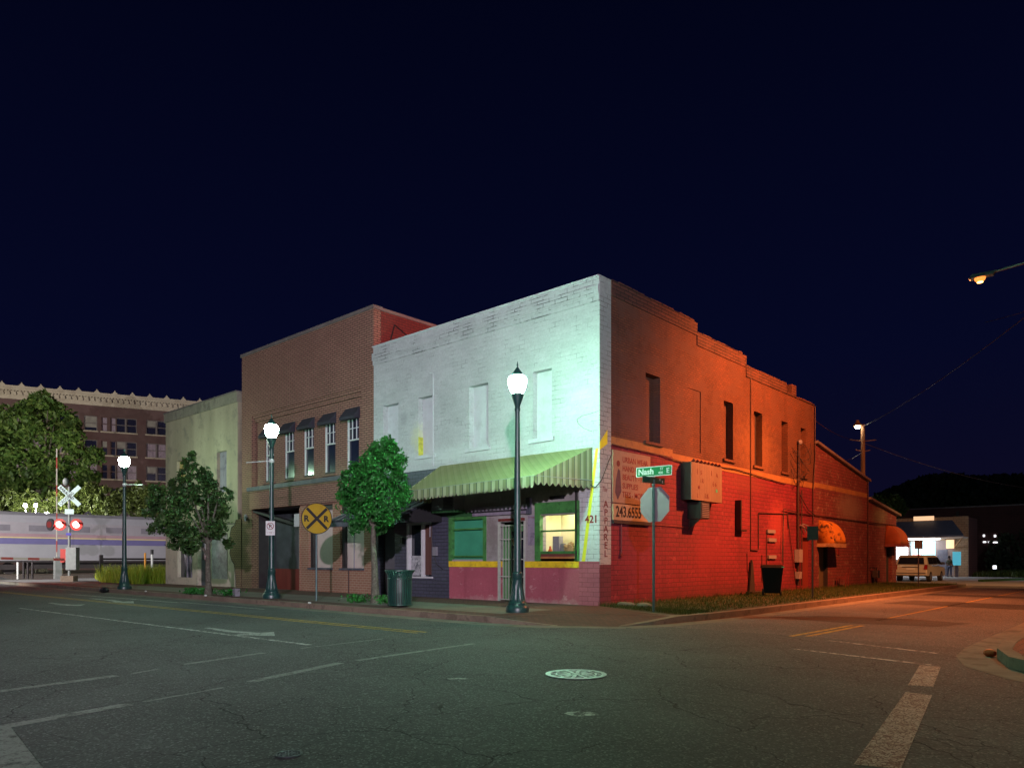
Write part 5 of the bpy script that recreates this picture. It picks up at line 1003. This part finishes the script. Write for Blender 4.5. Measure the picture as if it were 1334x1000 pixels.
t1 = thing('street_tree', 'darker street tree in front of the cream building', 'tree', (-14.35, -4.50, 0)); c1_ = px_clumps([(258, 595, 6), (257, 607, 10), (266, 618, 12), (249, 622, 11), (272, 632, 14), (226, 631, 10), (214, 642, 13), (246, 640, 15), (286, 646, 14), (262, 655, 22), (234, 657, 20), (206, 655, 13), (293, 664, 11), (198, 668, 9), (272, 678, 22), (240, 682, 22), (214, 682, 15), (202, 688, 9), (288, 690, 14), (256, 703, 17), (226, 704, 13), (290, 707, 8), (240, 716, 8)], 272, 35.4)
c1b = [(x, z, q * .86) for x, z, q in c1_]; foliage(c1b, (-14.35, -4.50), 35, 13500, .078, 'leaf_b', 'crown', t1, .7, wild=.24); branches((-14.35, -4.50), c1_, 1.8, .12, 'bark', t1, split=1.9, lean=(-.1, .05))
# tufts at tree feet
for (x, y, lab) in ((-6.6, -3.5, 'low green tuft left of the street tree by litter bin'), (-5.3, -3.3, 'low green tuft between street tree and litter bin'), (-15.6, -4.5, 'left low tuft at the foot of the darker street tree'), (-14.9, -4.35, 'low tuft just left of the darker tree trunk'), (-13.2, -4.2, 'low tuft right of the darker tree trunk')):
    b = MB()
    for _ in range(260): p = Vector((x + random.gauss(0, .22), y + random.gauss(0, .16), random.uniform(.02, .24))); u = Vector([random.gauss(0, 1) for _ in range(3)]).normalized(); v = u.orthogonal().normalized(); s = .05; b.face([tuple(p - u * s), tuple(p + v * s * .5), tuple(p + u * s), tuple(p - v * s * .5)])
    tag(b.build('shrub', 'leaf_a', fix=False), lab, 'shrub', group='tufts at the feet of the street trees')
# big tree and vines beyond the train
bx_, by_, _ = at(55, 700, 80); t3 = thing('large_tree', 'large spreading tree beyond the train in front of the brick hotel', 'tree', (bx_, by_, -.15)); c3_ = px_clumps([(40, 522, 12), (28, 530, 14), (60, 522, 10), (62, 535, 16), (10, 545, 16), (35, 552, 22), (70, 555, 20), (88, 548, 9), (0, 575, 18), (95, 572, 16), (50, 580, 26), (112, 592, 11), (20, 600, 24), (84, 600, 22), (105, 618, 12), (60, 622, 24), (30, 632, 20), (0, 620, 18), (92, 636, 16), (-25, 590, 22), (-30, 560, 16), (5, 648, 14)], 55, 11.9)
foliage(c3_, (bx_, by_), 11.9, 22000, .30, 'leaf_far', 'crown', t3, 2.2, wild=.2); branches((bx_, by_), c3_, 7, .4, 'bark', t3, split=8.0, n=14)
for (px_, lab, lst) in ((140, 'vine covered bush right of the large tree above the train', [(125, 640, 10), (140, 648, 13), (158, 645, 10), (150, 660, 12), (130, 664, 12), (172, 655, 11)]), (185, 'vine covered bush behind the farthest green lamp', [(178, 640, 9), (190, 650, 12), (205, 645, 10), (196, 665, 12), (215, 655, 12), (176, 668, 10)]), (15, 'pale vine covered bush at the left edge behind train', [(0, 655, 12), (15, 650, 10), (30, 658, 12), (45, 650, 9), (-15, 650, 14)]), (80, 'vine covered bush behind the railroad crossing sign', [(68, 655, 12), (85, 650, 12), (100, 658, 13), (112, 650, 12), (55, 662, 9)])):
    x, y, _ = at(px_, 700, 71); t_ = thing('vine_bush', lab, 'bush', (x, y, -.15), group='vine covered bushes behind the train'); cl = px_clumps(lst, px_, 13.4, 1.1)
    foliage(cl, (x, y), 13.4, 3600, .22, 'leaf_vine', 'foliage', t_, 1.0, wild=.25); branches((x, y), cl, 3, .12, 'bark', t_, split=3.2, n=6)
# dark woods far right and the greenish tree behind the shop
b = MB(); 
for _ in range(11000):
    px_ = random.uniform(1140, 1400); top_ = 640 - 16 * math.sin((px_ - 1130) / 120 * 1.6) ** 2 - 12 * math.sin(px_ / 23.) * .5 - 12 * min(1, max(0, (px_ - 1190) / 60)); py_ = random.uniform(top_, 690) ; p = Vector(at(px_, py_, random.uniform(118, 128))); u = Vector([random.gauss(0, 1) for _ in range(3)]).normalized(); v = u.orthogonal().normalized(); s = random.uniform(.35, .7); b.face([tuple(p - u * s), tuple(p + v * s * .6), tuple(p + u * s), tuple(p - v * s * .6)])
tag(b.build('distant_woods', 'leaf_dark', fix=False), 'almost black wooded skyline behind the warehouse at right', 'woods', kind='stuff')
gx, gy, _ = at(1160, 700, 90); t_ = thing('tree', 'small green lit tree showing above the low annex roof', 'tree', (gx, gy, -.15)); cl = px_clumps([(1150, 652, 9), (1160, 658, 11), (1172, 662, 9), (1145, 664, 10)], 1160, 10.6); foliage(cl, (gx, gy), 10, 2600, .25, 'leaf_far', 'crown', t_, 1); branches((gx, gy), cl, 5, .2, 'bark', t_, split=5.5)
b = MB(); 
sh = thing('dark_hedge', 'dark bushes in front of the warehouse right of the white sign', 'bush', (*at(1320, 740, 84)[:2], -.15)); 
cl = px_clumps([(1300, 722, 12), (1320, 712, 18), (1345, 708, 22), (1292, 735, 10), (1315, 735, 14), (1370, 700, 26), (1340, 735, 16)], 1320, 11.3); foliage(cl, at(1320, 740, 84)[:2], 11, 4200, .25, 'leaf_dark', 'foliage', sh, 1.5)

# ------------------------------------------------------------------ train at rest behind the crossing
XT = -53.4
def coach(y0, label, L=25.4):
    t = thing('train_coach', label, 'train coach', (XT, y0 + L / 2, .2), group='silver coaches standing behind the crossing'); y1 = y0 + L; x0, x1 = XT - 3.1, XT
    prof = [(x1, 1.25), (x1 - .02, 4.2), (x1 - .28, 4.75), (x1 - .9, 5.02), (x0 + .9, 5.02), (x0 + .28, 4.75), (x0 + .02, 4.2), (x0, 1.25)]
    MB().hexa([(x, y0 + .15, z) for x, z in prof], [(x, y1 - .15, z) for x, z in prof]).build('body', 'train', t)
    MB().box(x1 - .01, x1 + .012, y0 + .2, y1 - .2, 3.35, 4.2).build('upper_panel', 'train_up', t); MB().box(x1 - .01, x1 + .022, y0 + .2, y1 - .2, 2.98, 3.06).build('yellow_stripe', 'ylw_str', t)
    MB().box(x1 - .01, x1 + .022, y0 + .2, y1 - .2, 3.06, 3.33).build('rose_stripe', 'redstr', t); MB().box(x1 - .01, x1 + .02, y0 + .2, y1 - .2, 2.52, 2.96).build('blue_stripe', 'blue', t)
    for k in range(8):
        yy = y0 + 2.4 + k * 2.75; f = MB().box(x1 - .01, x1 + .02, yy, yy + 1.7, 3.45, 4.05).build('window', 'train_up', t); MB().box(x1 + .012, x1 + .028, yy + .08, yy + 1.62, 3.52, 3.98).build('pane', 'train_pane', f)
    for yy in (y0 + .7, y1 - 1.6): MB().box(x1, x1 + .03, yy, yy + .9, 1.4, 3.4).build('door', 'train_up', t)
    MB().box(x0 + .5, x1 - .4, y0 + 5.5, y1 - 5.5, .62, 1.25).build('underframe', 'bogie', t); MB().box(x1 - 1, x1 - .01, y0 + .3, y1 - .3, 1.1, 1.25).build('skirt', 'bogie', t)
    for yc in (y0 + 2.9, y1 - 2.9):
        bg_ = MB().box(x1 - .55, x1 - .3, yc - 1.7, yc + 1.7, .55, .95).build('bogie', 'bogie', t)
        for dy in (-1.2, 1.2): MB().cyl((x1 - .95, yc + dy, .66), (x1 - .7, yc + dy, .66), .46, .46, 18).build('wheel', 'bogie', bg_)
    return t
for y0, lab in ((-31.5, 'silver coach of the train farthest left, mostly out of frame'), (-5.4, 'silver coach of the train right behind the crossing signal'), (20.7, 'silver coach of the train half hidden by the cream building')): coach(y0, lab)
struct(MB().hexa([(XT - 4.2, -80, -.2), (XT + 1.4, -80, -.2), (XT + 1.4, 90, -.2), (XT - 4.2, 90, -.2)], [(XT - 3.6, -80, .12), (XT + .8, -80, .12), (XT + .8, 90, .12), (XT - 3.6, 90, .12)]).build('ballast', 'ballast'))
o = MB().box(XT - .85, XT - .78, -80, 90, .12, .21).box(XT - 2.35, XT - 2.28, -80, 90, .12, .21).build('railway_track', 'rail'); struct(o)
# crossing signal
sgx, sgy = -37.3, -2.2; zg = 0
cs = thing('crossing_signal', 'railroad crossing signal with crossbuck and two lit red lamps', 'crossing signal', (sgx, sgy, 0), R(52)); OFF[cs.name] = (0, 0, 0)
MB().tube([(0, 0, .0), (0, 0, 5.7)], .07, 10).build('mast', 'mast', cs, local=True); MB().box(-.35, .35, -.35, .35, 0, .35).build('base', 'kerb', cs, local=True)
cbk = MB()
for s_ in (1, -1):
    d_ = Vector((s_ * .7071, 0, .7071)); q_ = Vector((-s_ * .7071, 0, .7071)); c_ = Vector((.05, -.10 - .006 * s_, 5.15)); cbk.prism([tuple(c_ - d_ * .80 - q_ * .13), tuple(c_ + d_ * .80 - q_ * .13), tuple(c_ + d_ * .80 + q_ * .13), tuple(c_ - d_ * .80 + q_ * .13)], (0, -.005, 0))
cbk = cbk.build('crossbuck', 'crossw', cs, local=True); OFF[cbk.name] = (0, 0, 0)
for s, s_ in (('CROSSING', 1), ('RAILROAD', -1)):
    d_ = Vector((.7071, 0, .7071 * s_)); q_ = Vector((-.7071 * s_, 0, .7071)); o_ = Vector((.05, -.118, 5.15)) - d_ * .74 - q_ * .08; text('lettering', s, .235, 'black', cbk, tuple(o_), d_, q_, .001, bold=.004, sx=.92)
MB().box(-.2, .3, -.12, -.105, 4.05, 4.35).build('track_plate', 'crossw', cs, local=True)
MB().tube([(-.62, -.12, 3.42), (.62, -.12, 3.42)], .05, 8).build('lamp_arm', 'mast', cs, local=True)
for i, (lx, lit) in enumerate(((-.46, 1), (.46, 1))):
    h_ = MB().cyl((lx, -.12, 3.42), (lx, -.17, 3.42), .36, .36, 24).build('backplate', 'gate_r', cs, local=True); MB().cyl((lx, -.175, 3.42), (lx, -.20, 3.42), .19, .19, 20).build('lamp_lens', 'redlamp', h_, local=True)
    b = MB()
    for k in range(12):
        a0, a1 = PI * k / 12, PI * (k + 1) / 12; b.prism([(lx + .2 * math.cos(a0), -.17, 3.42 + .2 * math.sin(a0)), (lx + .22 * math.cos(a0), -.17, 3.42 + .22 * math.sin(a0)), (lx + .22 * math.cos(a1), -.17, 3.42 + .22 * math.sin(a1)), (lx + .2 * math.cos(a1), -.17, 3.42 + .2 * math.sin(a1))], (0, -.22, 0))
    b.build('hood', 'black', h_, local=True)
h_ = MB().cyl((-1.05, -.05, 3.42), (-1.0, .02, 3.42), .36, .36, 24).build('side_backplate', 'black', cs, local=True); MB().cyl((-1.07, -.09, 3.42), (-1.05, -.05, 3.42), .2, .2, 20).build('dull_lens', 'redlens', h_, local=True)
MB().tube([(-1.02, 0, 3.42), (-.6, -.05, 3.42)], .04).build('side_arm', 'mast', cs, local=True)
MB().box(-.14, .14, -.1, -.08, 2.78, 2.92).build('number_tag', 'bluetag', cs, local=True)
MB().box(-.1, .48, -.28, .28, .7, 2.05).build('mechanism_box', 'mast', cs, local=True, bevel=.02); MB().box(-.42, -.11, -.2, .2, 1.15, 1.95).build('counterweight', 'gate_r', cs, local=True); MB().ball((-.2, 0, 6.0), (.16, .16, .24), 10).build('bell', 'mast', cs, local=True)
# lowered arm across the road
ga_ = thing('gate_arm', 'lowered red and white gate arm with a small red lamp', 'barrier', (sgx, sgy - .4, 1.3)); MB().hexa([(sgx + .12, -12.5, 1.48), (sgx + .16, -12.5, 1.48), (sgx + .16, sgy - .3, 1.25), (sgx + .12, sgy - .3, 1.25)], [(sgx + .12, -12.5, 1.60), (sgx + .16, -12.5, 1.60), (sgx + .16, sgy - .3, 1.40), (sgx + .12, sgy - .3, 1.40)]).build('arm', 'arm_h', ga_); MB().ball((sgx + .14, sgy - 4.55, 1.60), .09, 8).build('arm_lamp', 'red_small', ga_)
# second gate, arm upright
gx, gy, _ = at(75, 745, 50); gt = thing('raised_gate', 'upright red and white gate arm behind the crossing signal', 'barrier', (gx, gy, 0)); 
MB().box(gx - .055, gx + .055, gy - .08, gy - .03, 1.5, 8.9).build('arm', 'arm_v', gt); MB().box(gx - .2, gx + .2, gy - .2, gy + .2, 0, 1.5).build('mechanism', 'mast', gt)
for i, px_ in enumerate((23, 30.5, 36, 42)):
    x, y, _ = at(px_, 740, 51); o = MB().cyl((x, y, -.1), (x, y, 1.15), .07, .07, 10).build('bollard', 'sign_white' if i == 0 else 'dkmetal')
    tag(o, ['pale bollard, leftmost of four in front of the train', 'dark bollard, second from left in front of the train', 'dark bollard, third from left in front of the train', 'dark bollard, rightmost of four in front of the train'][i], 'bollard', 'bollards in front of the train')
fe = thing('rail_fence', 'low dark post and rail fence behind the tall weeds', 'fence', (-38, 0, 0)); ys = [-.2, 6.0, 8.2, 12, 16]
for i, yy in enumerate(ys): MB().box(-38.09, -37.91, yy - .09, yy + .09, 0, 1.62 if i == 0 else 1.75).build('post', 'dkmetal', fe)
MB().box(-38.03, -37.97, -.2, 16, 1.30, 1.42).build('rail', 'dkmetal', fe)
x, y, _ = at(189, 740, 46); tag(MB().cyl((x, y, 0), (x, y, 1.75), .06, .06, 10).build('marker_post', 'orange_post'), 'thin orange marker post by the rail fence', 'post')
x, y, _ = at(198, 740, 46); t_ = thing('marker_post', 'white marker post with a black cap by the rail fence', 'post', (x, y, 0)); MB().cyl((x, y, 0), (x, y, 1.65), .07, .07, 10).build('post', 'sign_white', t_); MB().cyl((x, y, 1.65), (x, y, 1.95), .09, .09, 10).build('cap', 'black', t_)
# distant yard lamps above the train
for i, (px_, py_, lab) in enumerate(((33, 658, 'leftmost of the small white yard lamps above the train'), (46, 658, 'middle one of the small white yard lamps above the train'), (61, 669, 'lowest of the small white yard lamps, beside the raised gate'))):
    x, y, z = at(px_, py_, 66); t_ = thing('yard_lamp', lab, 'street lamp', (x, y, -.15), group='yard lamps beyond the train'); MB().tube([(x, y, -.1), (x, y, z - .15)], .05).build('pole', 'steel', t_); MB().ball((x, y, z), .16, 10).build('lens', 'globe_far', t_)

# ------------------------------------------------------------------ brick hotel
p0, p1 = Vector(at(-60, 700, 101.7)), Vector(at(262, 700, 115.6)); dv = (p1 - p0); LH = math.hypot(dv.x, dv.y); ang = math.atan2(dv.y, dv.x)
ho = thing('brick_hotel', 'six storey brick hotel with pale ornate cornice rising behind the train', 'building', (p0.x, p0.y, 0), ang); OFF[ho.name] = (0, 0, 0)
HT = 24.3; ppx = lambda px: None
def hx_(px, py):
    a = Vector((CR * ((px - 667) / 953) + CF)); d = Vector((dv.x, dv.y, 0)).normalized(); n = Vector((d.y, -d.x, 0)); t = (Vector((p0.x, p0.y, 0)) - Vector((CAM[0], CAM[1], 0))).dot(n) / a.dot(n); q = Vector((CAM[0], CAM[1], 0)) + a * t; return (q - Vector((p0.x, p0.y, 0))).dot(d), 1.3 + (729 - py) / 953 * t
cols = [(118, 'p1'), (142, 's'), (164, 'p'), (204, 'p'), (88, 'p'), (66, 's'), (40, 'p'), (8, 'p'), (-30, 'p'), (238, 'p')]
zw = [hx_(204, y)[1] for y in (548.5, 578.5, 609)]; zfl = [(20.7, 22.4)]; step = 3.55
holes = []
for px_, kd in cols:
    u = hx_(px_, 560)[0]
    for f in range(6):
        zt = 22.75 - f * step; zb = zt - 2.15
        if zb < .5: continue
        w_ = {'p': 2.9, 's': 2.0, 'p1': 1.7}[kd]; holes.append((u - w_ / 2, u + w_ / 2, zb, zt, kd))
MB().wall('x', 0, LH, -.2, HT, 0, .3, holes).build('facade', 'hotelbrick', ho, local=True); MB().box(LH - .3, LH, .3, 18, -.2, HT).box(0, .3, .3, 18, -.2, HT).build('side_wall', 'hotelbrick', ho, local=True)
for hi, (a, c, z0_, z1_, kd) in enumerate(holes):
    f = MB(); n_ = 1 if kd == 'p1' else 2; gap = .35 if kd == 's' else .12; ww = (c - a - gap * (n_ - 1)) / n_; gl = MB()
    for k in range(n_):
        s0 = a + k * (ww + gap); f.box(s0, s0 + .1, .08, .2, z0_, z1_).box(s0 + ww - .1, s0 + ww, .08, .2, z0_, z1_).box(s0 + .1, s0 + ww - .1, .08, .2, z1_ - .1, z1_).box(s0 + .1, s0 + ww - .1, .08, .2, (z0_ + z1_) / 2 - .05, (z0_ + z1_) / 2 + .05); gl.box(s0 + .1, s0 + ww - .1, .2, .24, z0_, z1_ - .1)
    if n_ == 2: f.box(a + ww, a + ww + gap, .0, .2, z0_, z1_)
    f = f.build('window', 'hotel_frame' if kd != 's' else 'hotelbrick', ho, local=True); gl.build('pane', 'navyglass' if random.random() < .6 else 'board_pur', f, local=True)
    if random.random() < .45: MB().box(a + .1, a + ww - .1, .17, .195, (z0_ + z1_) / 2 + random.choice([-.6, .1]), z1_ - .1).build('blind', 'blind', f, local=True)
    MB().box(a - .15, c + .15, -.12, .1, z0_ - .22, z0_ - .02).build('sill', 'hotelstone', f, local=True)
for z_, pr, h_ in ((24.32, .1, .45), (24.77, .05, .8), (25.57, .35, .25), (25.82, .55, .35)): MB().box(-.2, LH + .3, -pr, .3, z_, z_ + h_).build('cornice', 'hotelstone', ho, local=True)
b = MB()
for k in range(int(LH / .75)): b.prism([(k * .75 + .1, -.06, 24.9), (k * .75 + .55, -.06, 24.9), (k * .75 + .45, -.06, 25.4), (k * .75 + .2, -.06, 25.4)], (0, -.22, 0))
for k in range(int(LH / .4)): b.box(k * .4, k * .4 + .2, -.3, -.1, 25.4, 25.56)
b.build('dentils', 'hotelstone', ho, local=True)
b = MB()
for k in range(int(LH / 2.35) + 1): x = k * 2.35 + .9; b.prism([(x - .42, -.55, 26.17), (x + .42, -.55, 26.17), (x, -.55, 26.62)], (0, .5, 0)); b.ball((x, -.3, 26.62), .13, 6)
b.build('cornice_ornament', 'hotelstone', ho, local=True); MB().box(.3, LH - .3, .3, 18, 24.0, 24.2).build('roof', 'cop_grey', ho, local=True)

# ------------------------------------------------------------------ far shop, warehouse
Y = 56.0
sh = thing('lit_corner_store', 'small lit store with blue shingle canopy at the far end of the street', 'building', (-4, Y, -.15))
MB().box(-8, -1.12, Y, Y + .3, -.15, 3.0).build('front_wall', 'shop_pale', sh); MB().box(-8, -1.12, Y + .02, Y + .3, 3.0, 5.05).build('upper_wall', 'shop_wall', sh); MB().box(-2.15, -1.10, Y - .02, Y - .001, -.15, 5.07).build('end_pier', 'shop_wall', sh); MB().box(-1.42, -1.12, Y + .3, Y + 4, -.15, 5.0).build('side_wall', 'darkbrick', sh); MB().box(-8, -1.42, Y + .3, Y + 4, 4.6, 4.7).build('roof', 'cop_grey', sh)
cn = MB().hexa([(-9, Y - 2.2, 3.28), (-1.05, Y - 2.2, 3.28), (-2.3, Y - .005, 4.62), (-9, Y - .005, 4.62)], [(-9, Y - 2.2, 3.42), (-1.05, Y - 2.2, 3.42), (-2.3, Y - .005, 4.76), (-9, Y - .005, 4.76)]).build('canopy', 'canopy', sh)
MB().box(-8.9, -1.1, Y - 2.18, Y - .03, 3.18, 3.27).build('soffit', 'soffit2', cn); MB().box(-5.6, -3.0, Y - 1.4, Y - 1.1, 3.08, 3.17).build('strip_light', 'soffit', cn)
MB().tube([(-1.15, Y - 2.1, 3.2), (-2.1, Y - .05, 2.4)], .06).build('bracket', 'band', cn)
MB().box(-7.3, -5.8, Y - .05, Y - .001, 1.35, 2.55).build('window', 'litwhite', sh)
MB().box(-5.55, -3.6, Y - .05, Y - .001, .9, 2.95).build('shop_window', 'shopglass', sh); MB().box(-5.45, -4.75, Y - .09, Y - .055, 1.1, 1.75).build('window_sign', 'openred', sh)
MB().box(-3.45, -2.65, Y - .04, Y - .001, -.1, 2.2).build('door', 'slate', sh); MB().box(-2.75, -2.15, Y - .1, Y - .05, 2.3, 3.05).build('lit_panel', 'litsign', sh)
MB().box(-7.9, -5.7, Y - .06, Y - .002, -.1, .5).build('stall_riser', 'band', sh)
sg = thing('store_roof_sign', 'small lit sign board on the wall above the blue canopy', 'sign', (-4.5, Y - .05, 4.9)); MB().box(-5.3, -3.7, Y - .2, Y - .05, 4.80, 5.18).build('panel', 'litsign', sg)
point('canopy_light', (-4.3, Y - 1.2, 2.9), 210, (.9, .96, 1), sh, .3); point('canopy_light', (-6.8, Y - 1.2, 2.9), 50, (.9, .96, 1), sh, .3)
x, y, z = at(1246, 732, 62); t_ = thing('cyan_vending_panel', 'cyan lit panel on a short post beside the standing person', 'machine', (x, y, -.15)); MB().box(x - .3, x + .3, y, y + .15, .85, 2.0).build('panel', 'cyan', t_); MB().box(x - .12, x + .12, y + .02, y + .12, -.15, .85).build('post', 'slate', t_)
wa = thing('warehouse', 'long dark brick warehouse behind the lit store', 'building', (0, 85, -.15)); MB().wall('x', -22, 30, -.2, 7.6, 85, .3).build('wall', 'darkbrick', wa); MB().box(-22, 30, 84.9, 97, 7.6, 7.75).build('roof', 'cop_grey', wa); 
MB().box(-7.6, -7.3, 84.85, 84.99, -.2, 7.2).build('downspout', 'black', wa)
t_ = thing('neon_sign', 'small broken white lit sign on the dark warehouse wall', 'sign', (-4.3, 84.9, 3.6))
for (a, c, z0_, z1_) in ((-4.8, -4.62, 4.05, 4.3), (-3.7, -3.5, 4.0, 4.25), (-4.8, -4.5, 3.35, 3.5), (-4.3, -4.05, 3.35, 3.5), (-3.8, -3.3, 3.3, 3.45)): MB().box(a, c, 84.9, 84.97, z0_, z1_).build('letter', 'litwhite', t_)
o = MB().box(-1.5, -1.2, 70, 70.1, .4, .75).build('reflector_marker', 'litwhite'); tag(o, 'tiny white reflector low in the dark grass near the warehouse', 'reflector')

# ------------------------------------------------------------------ minivan
vx, vy = -1.0, 37.0
vn = thing('minivan', 'silver minivan seen from behind parked before the lit store', 'van', (vx, vy, -.146), R(0)); OFF[vn.name] = (0, 0, 0)
W2, LV = .98, 5.1
side = [(-.02, .38), (-.06, .62), (-.02, 1.0), (.10, 1.12), (.42, 1.70), (.75, 1.77), (2.9, 1.78), (3.5, 1.66), (4.35, 1.14), (4.95, .95), (5.1, .72), (5.08, .35)]
def loft(mb, prof, wf):
    rows = []
    for y, z in prof: w_ = wf(z); rows.append([mb.bm.verts.new((-w_, y, z)), mb.bm.verts.new((w_, y, z))])
    n = len(rows)
    for i in range(n): mb.bm.faces.new((rows[i][0], rows[i][1], rows[(i + 1) % n][1], rows[(i + 1) % n][0]))
    mb.bm.faces.new([r[0] for r in rows][::-1]); mb.bm.faces.new([r[1] for r in rows])
b = MB(); loft(b, [p for p in side if p[1] <= 1.13] , lambda z: W2); 
b.build('lower_body', 'van', vn, local=True, bevel=.05)
cabin = [(.09, 1.10), (.42, 1.70), (.75, 1.77), (2.9, 1.78), (3.5, 1.66), (4.35, 1.12)]
b = MB(); loft(b, cabin, lambda z: W2 - .02 - (z - 1.1) * .22 if z > 1.2 else W2 - .02); b.build('cabin', 'van', vn, local=True, bevel=.04)
wq = lambda z: W2 - .005 - max(0, z - 1.1) * .22
MB().prism([(-.80, .11, 1.17), (.80, .11, 1.17), (.70, .36, 1.62), (-.70, .36, 1.62)], (0, -.05, .0)).build('rear_window', 'glass', vn, local=True)
for s_ in (-1, 1):
    for (ya, yb, yc, yd) in ((.50, 1.75, 1.75, .66), (1.83, 2.85, 2.85, 1.83), (2.93, 4.15, 3.42, 2.93)):
        MB().prism([(s_ * wq(1.16), ya, 1.16), (s_ * wq(1.16), yb, 1.16), (s_ * wq(1.62), yc, 1.62), (s_ * wq(1.62), yd, 1.62)], (s_ * .012, 0, 0)).build('side_window', 'glass', vn, local=True)
    MB().prism([(s_ * .99, -.07, .82), (s_ * .80, -.10, .82), (s_ * .83, .02, 1.14), (s_ * .98, .05, 1.14)], (0, .12, 0)).build('tail_light', 'taillight', vn, local=True)
    MB().box(s_ * 1.13 - .12, s_ * 1.13 + .12, 3.6, 3.75, 1.12, 1.30).build('mirror', 'bumper', vn, local=True, bevel=.02)
    for yy in (.95, 4.0):
        w_ = MB().cyl((s_ * (W2 - .20), yy, .34), (s_ * (W2 + .015), yy, .34), .34, .34, 24).build('wheel', 'tyre', vn, local=True); MB().cyl((s_ * (W2 + .016), yy, .34), (s_ * (W2 + .03), yy, .34), .21, .19, 16).build('rim', 'rim', w_, local=True)
    MB().box(s_ * .992 - .004, s_ * .992 + .004, 1.3, 3.4, 1.02, 1.05).build('door_rail', 'bumper', vn, local=True)
MB().box(-.96, .96, -.14, .02, .36, .44).build('bumper', 'bumper', vn, local=True, bevel=.02); MB().box(-.9, .9, -.075, -.06, .56, .60).build('bumper_line', 'bumper', vn, local=True); MB().box(-.26, .26, -.085, -.06, .78, .92).build('number_plate', 'sign_white', vn, local=True); MB().box(-.5, .5, -.075, -.05, .96, 1.0).build('tailgate_trim', 'bumper', vn, local=True); MB().box(-.7, .7, .3, .42, 1.70, 1.76).build('spoiler', 'van', vn, local=True)

# ------------------------------------------------------------------ person
def skinned(name, m, parent, verts, edges, rad, sub=2):
    me = bpy.data.meshes.new(name); me.from_pydata(verts, edges, []); o = bpy.data.objects.new(name, me); link(o, parent); me.materials.append(M[m])
    md = o.modifiers.new('skin', 'SKIN'); md.use_smooth_shade = True
    for i, r in enumerate(rad): me.skin_vertices[0].data[i].radius = r if isinstance(r, tuple) else (r, r)
    me.skin_vertices[0].data[0].use_root = True
    s = o.modifiers.new('sub', 'SUBSURF'); s.levels = s.render_levels = sub; return o
pv = [(0, 0, .95), (0, 0, 1.15), (0, .01, 1.38), (0, .01, 1.48), (0, -.01, 1.56), (0, -.02, 1.66), (0, -.02, 1.74), (-.19, .01, 1.42), (-.25, .02, 1.15), (-.24, -.10, .93), (-.24, -.14, .84), (.19, .01, 1.42), (.27, .04, 1.16), (.24, -.06, .95), (.22, -.12, .87), (-.10, 0, .88), (-.13, -.01, .50), (-.15, .02, .10), (-.16, -.12, .04), (.10, 0, .88), (.14, .03, .50), (.17, .06, .10), (.19, -.08, .04)]
pe = [(0, 1), (1, 2), (2, 3), (3, 4), (4, 5), (5, 6), (2, 7), (7, 8), (8, 9), (9, 10), (2, 11), (11, 12), (12, 13), (13, 14), (0, 15), (15, 16), (16, 17), (17, 18), (0, 19), (19, 20), (20, 21), (21, 22)]
pr_ = [(.15, .11), (.15, .11), (.17, .11), .06, .075, .095, .06, .06, .045, .035, .04, .06, .045, .035, .04, .09, .06, .042, .04, .09, .06, .042, .04]
px0, py0, _ = at(1237, 751, 62); pn = thing('person', 'person standing in dark shirt and jeans beside the silver van', 'person', (px0, py0, -.146), R(150)); 
skinned('body', 'skin', pn, pv, pe, pr_)
k_ = [0, 1, 2, 7, 8, 11, 12]; ix = {v: i for i, v in enumerate(k_)}; skinned('shirt', 'shirt', pn, [pv[i] for i in k_], [(ix[a], ix[c]) for a, c in pe if a in ix and c in ix], [(.18, .14), (.175, .135), (.19, .13), .075, .062, .075, .062])
k_ = [0, 15, 16, 17, 19, 20, 21]; ix = {v: i for i, v in enumerate(k_)}; skinned('jeans', 'jeans', pn, [pv[i] for i in k_], [(ix[a], ix[c]) for a, c in pe if a in ix and c in ix], [(.165, .125), .10, .078, .062, .10, .078, .062])
MB().ball((0, .01, 1.69), (.105, .115, .12), 12).build('hair', 'hair', pn, local=True)
for s_ in (-1, 1): MB().ball((s_ * .17, -.06 if s_ < 0 else -.01, .045), (.055, .14, .05), 10).build('shoe', 'black', pn, local=True)
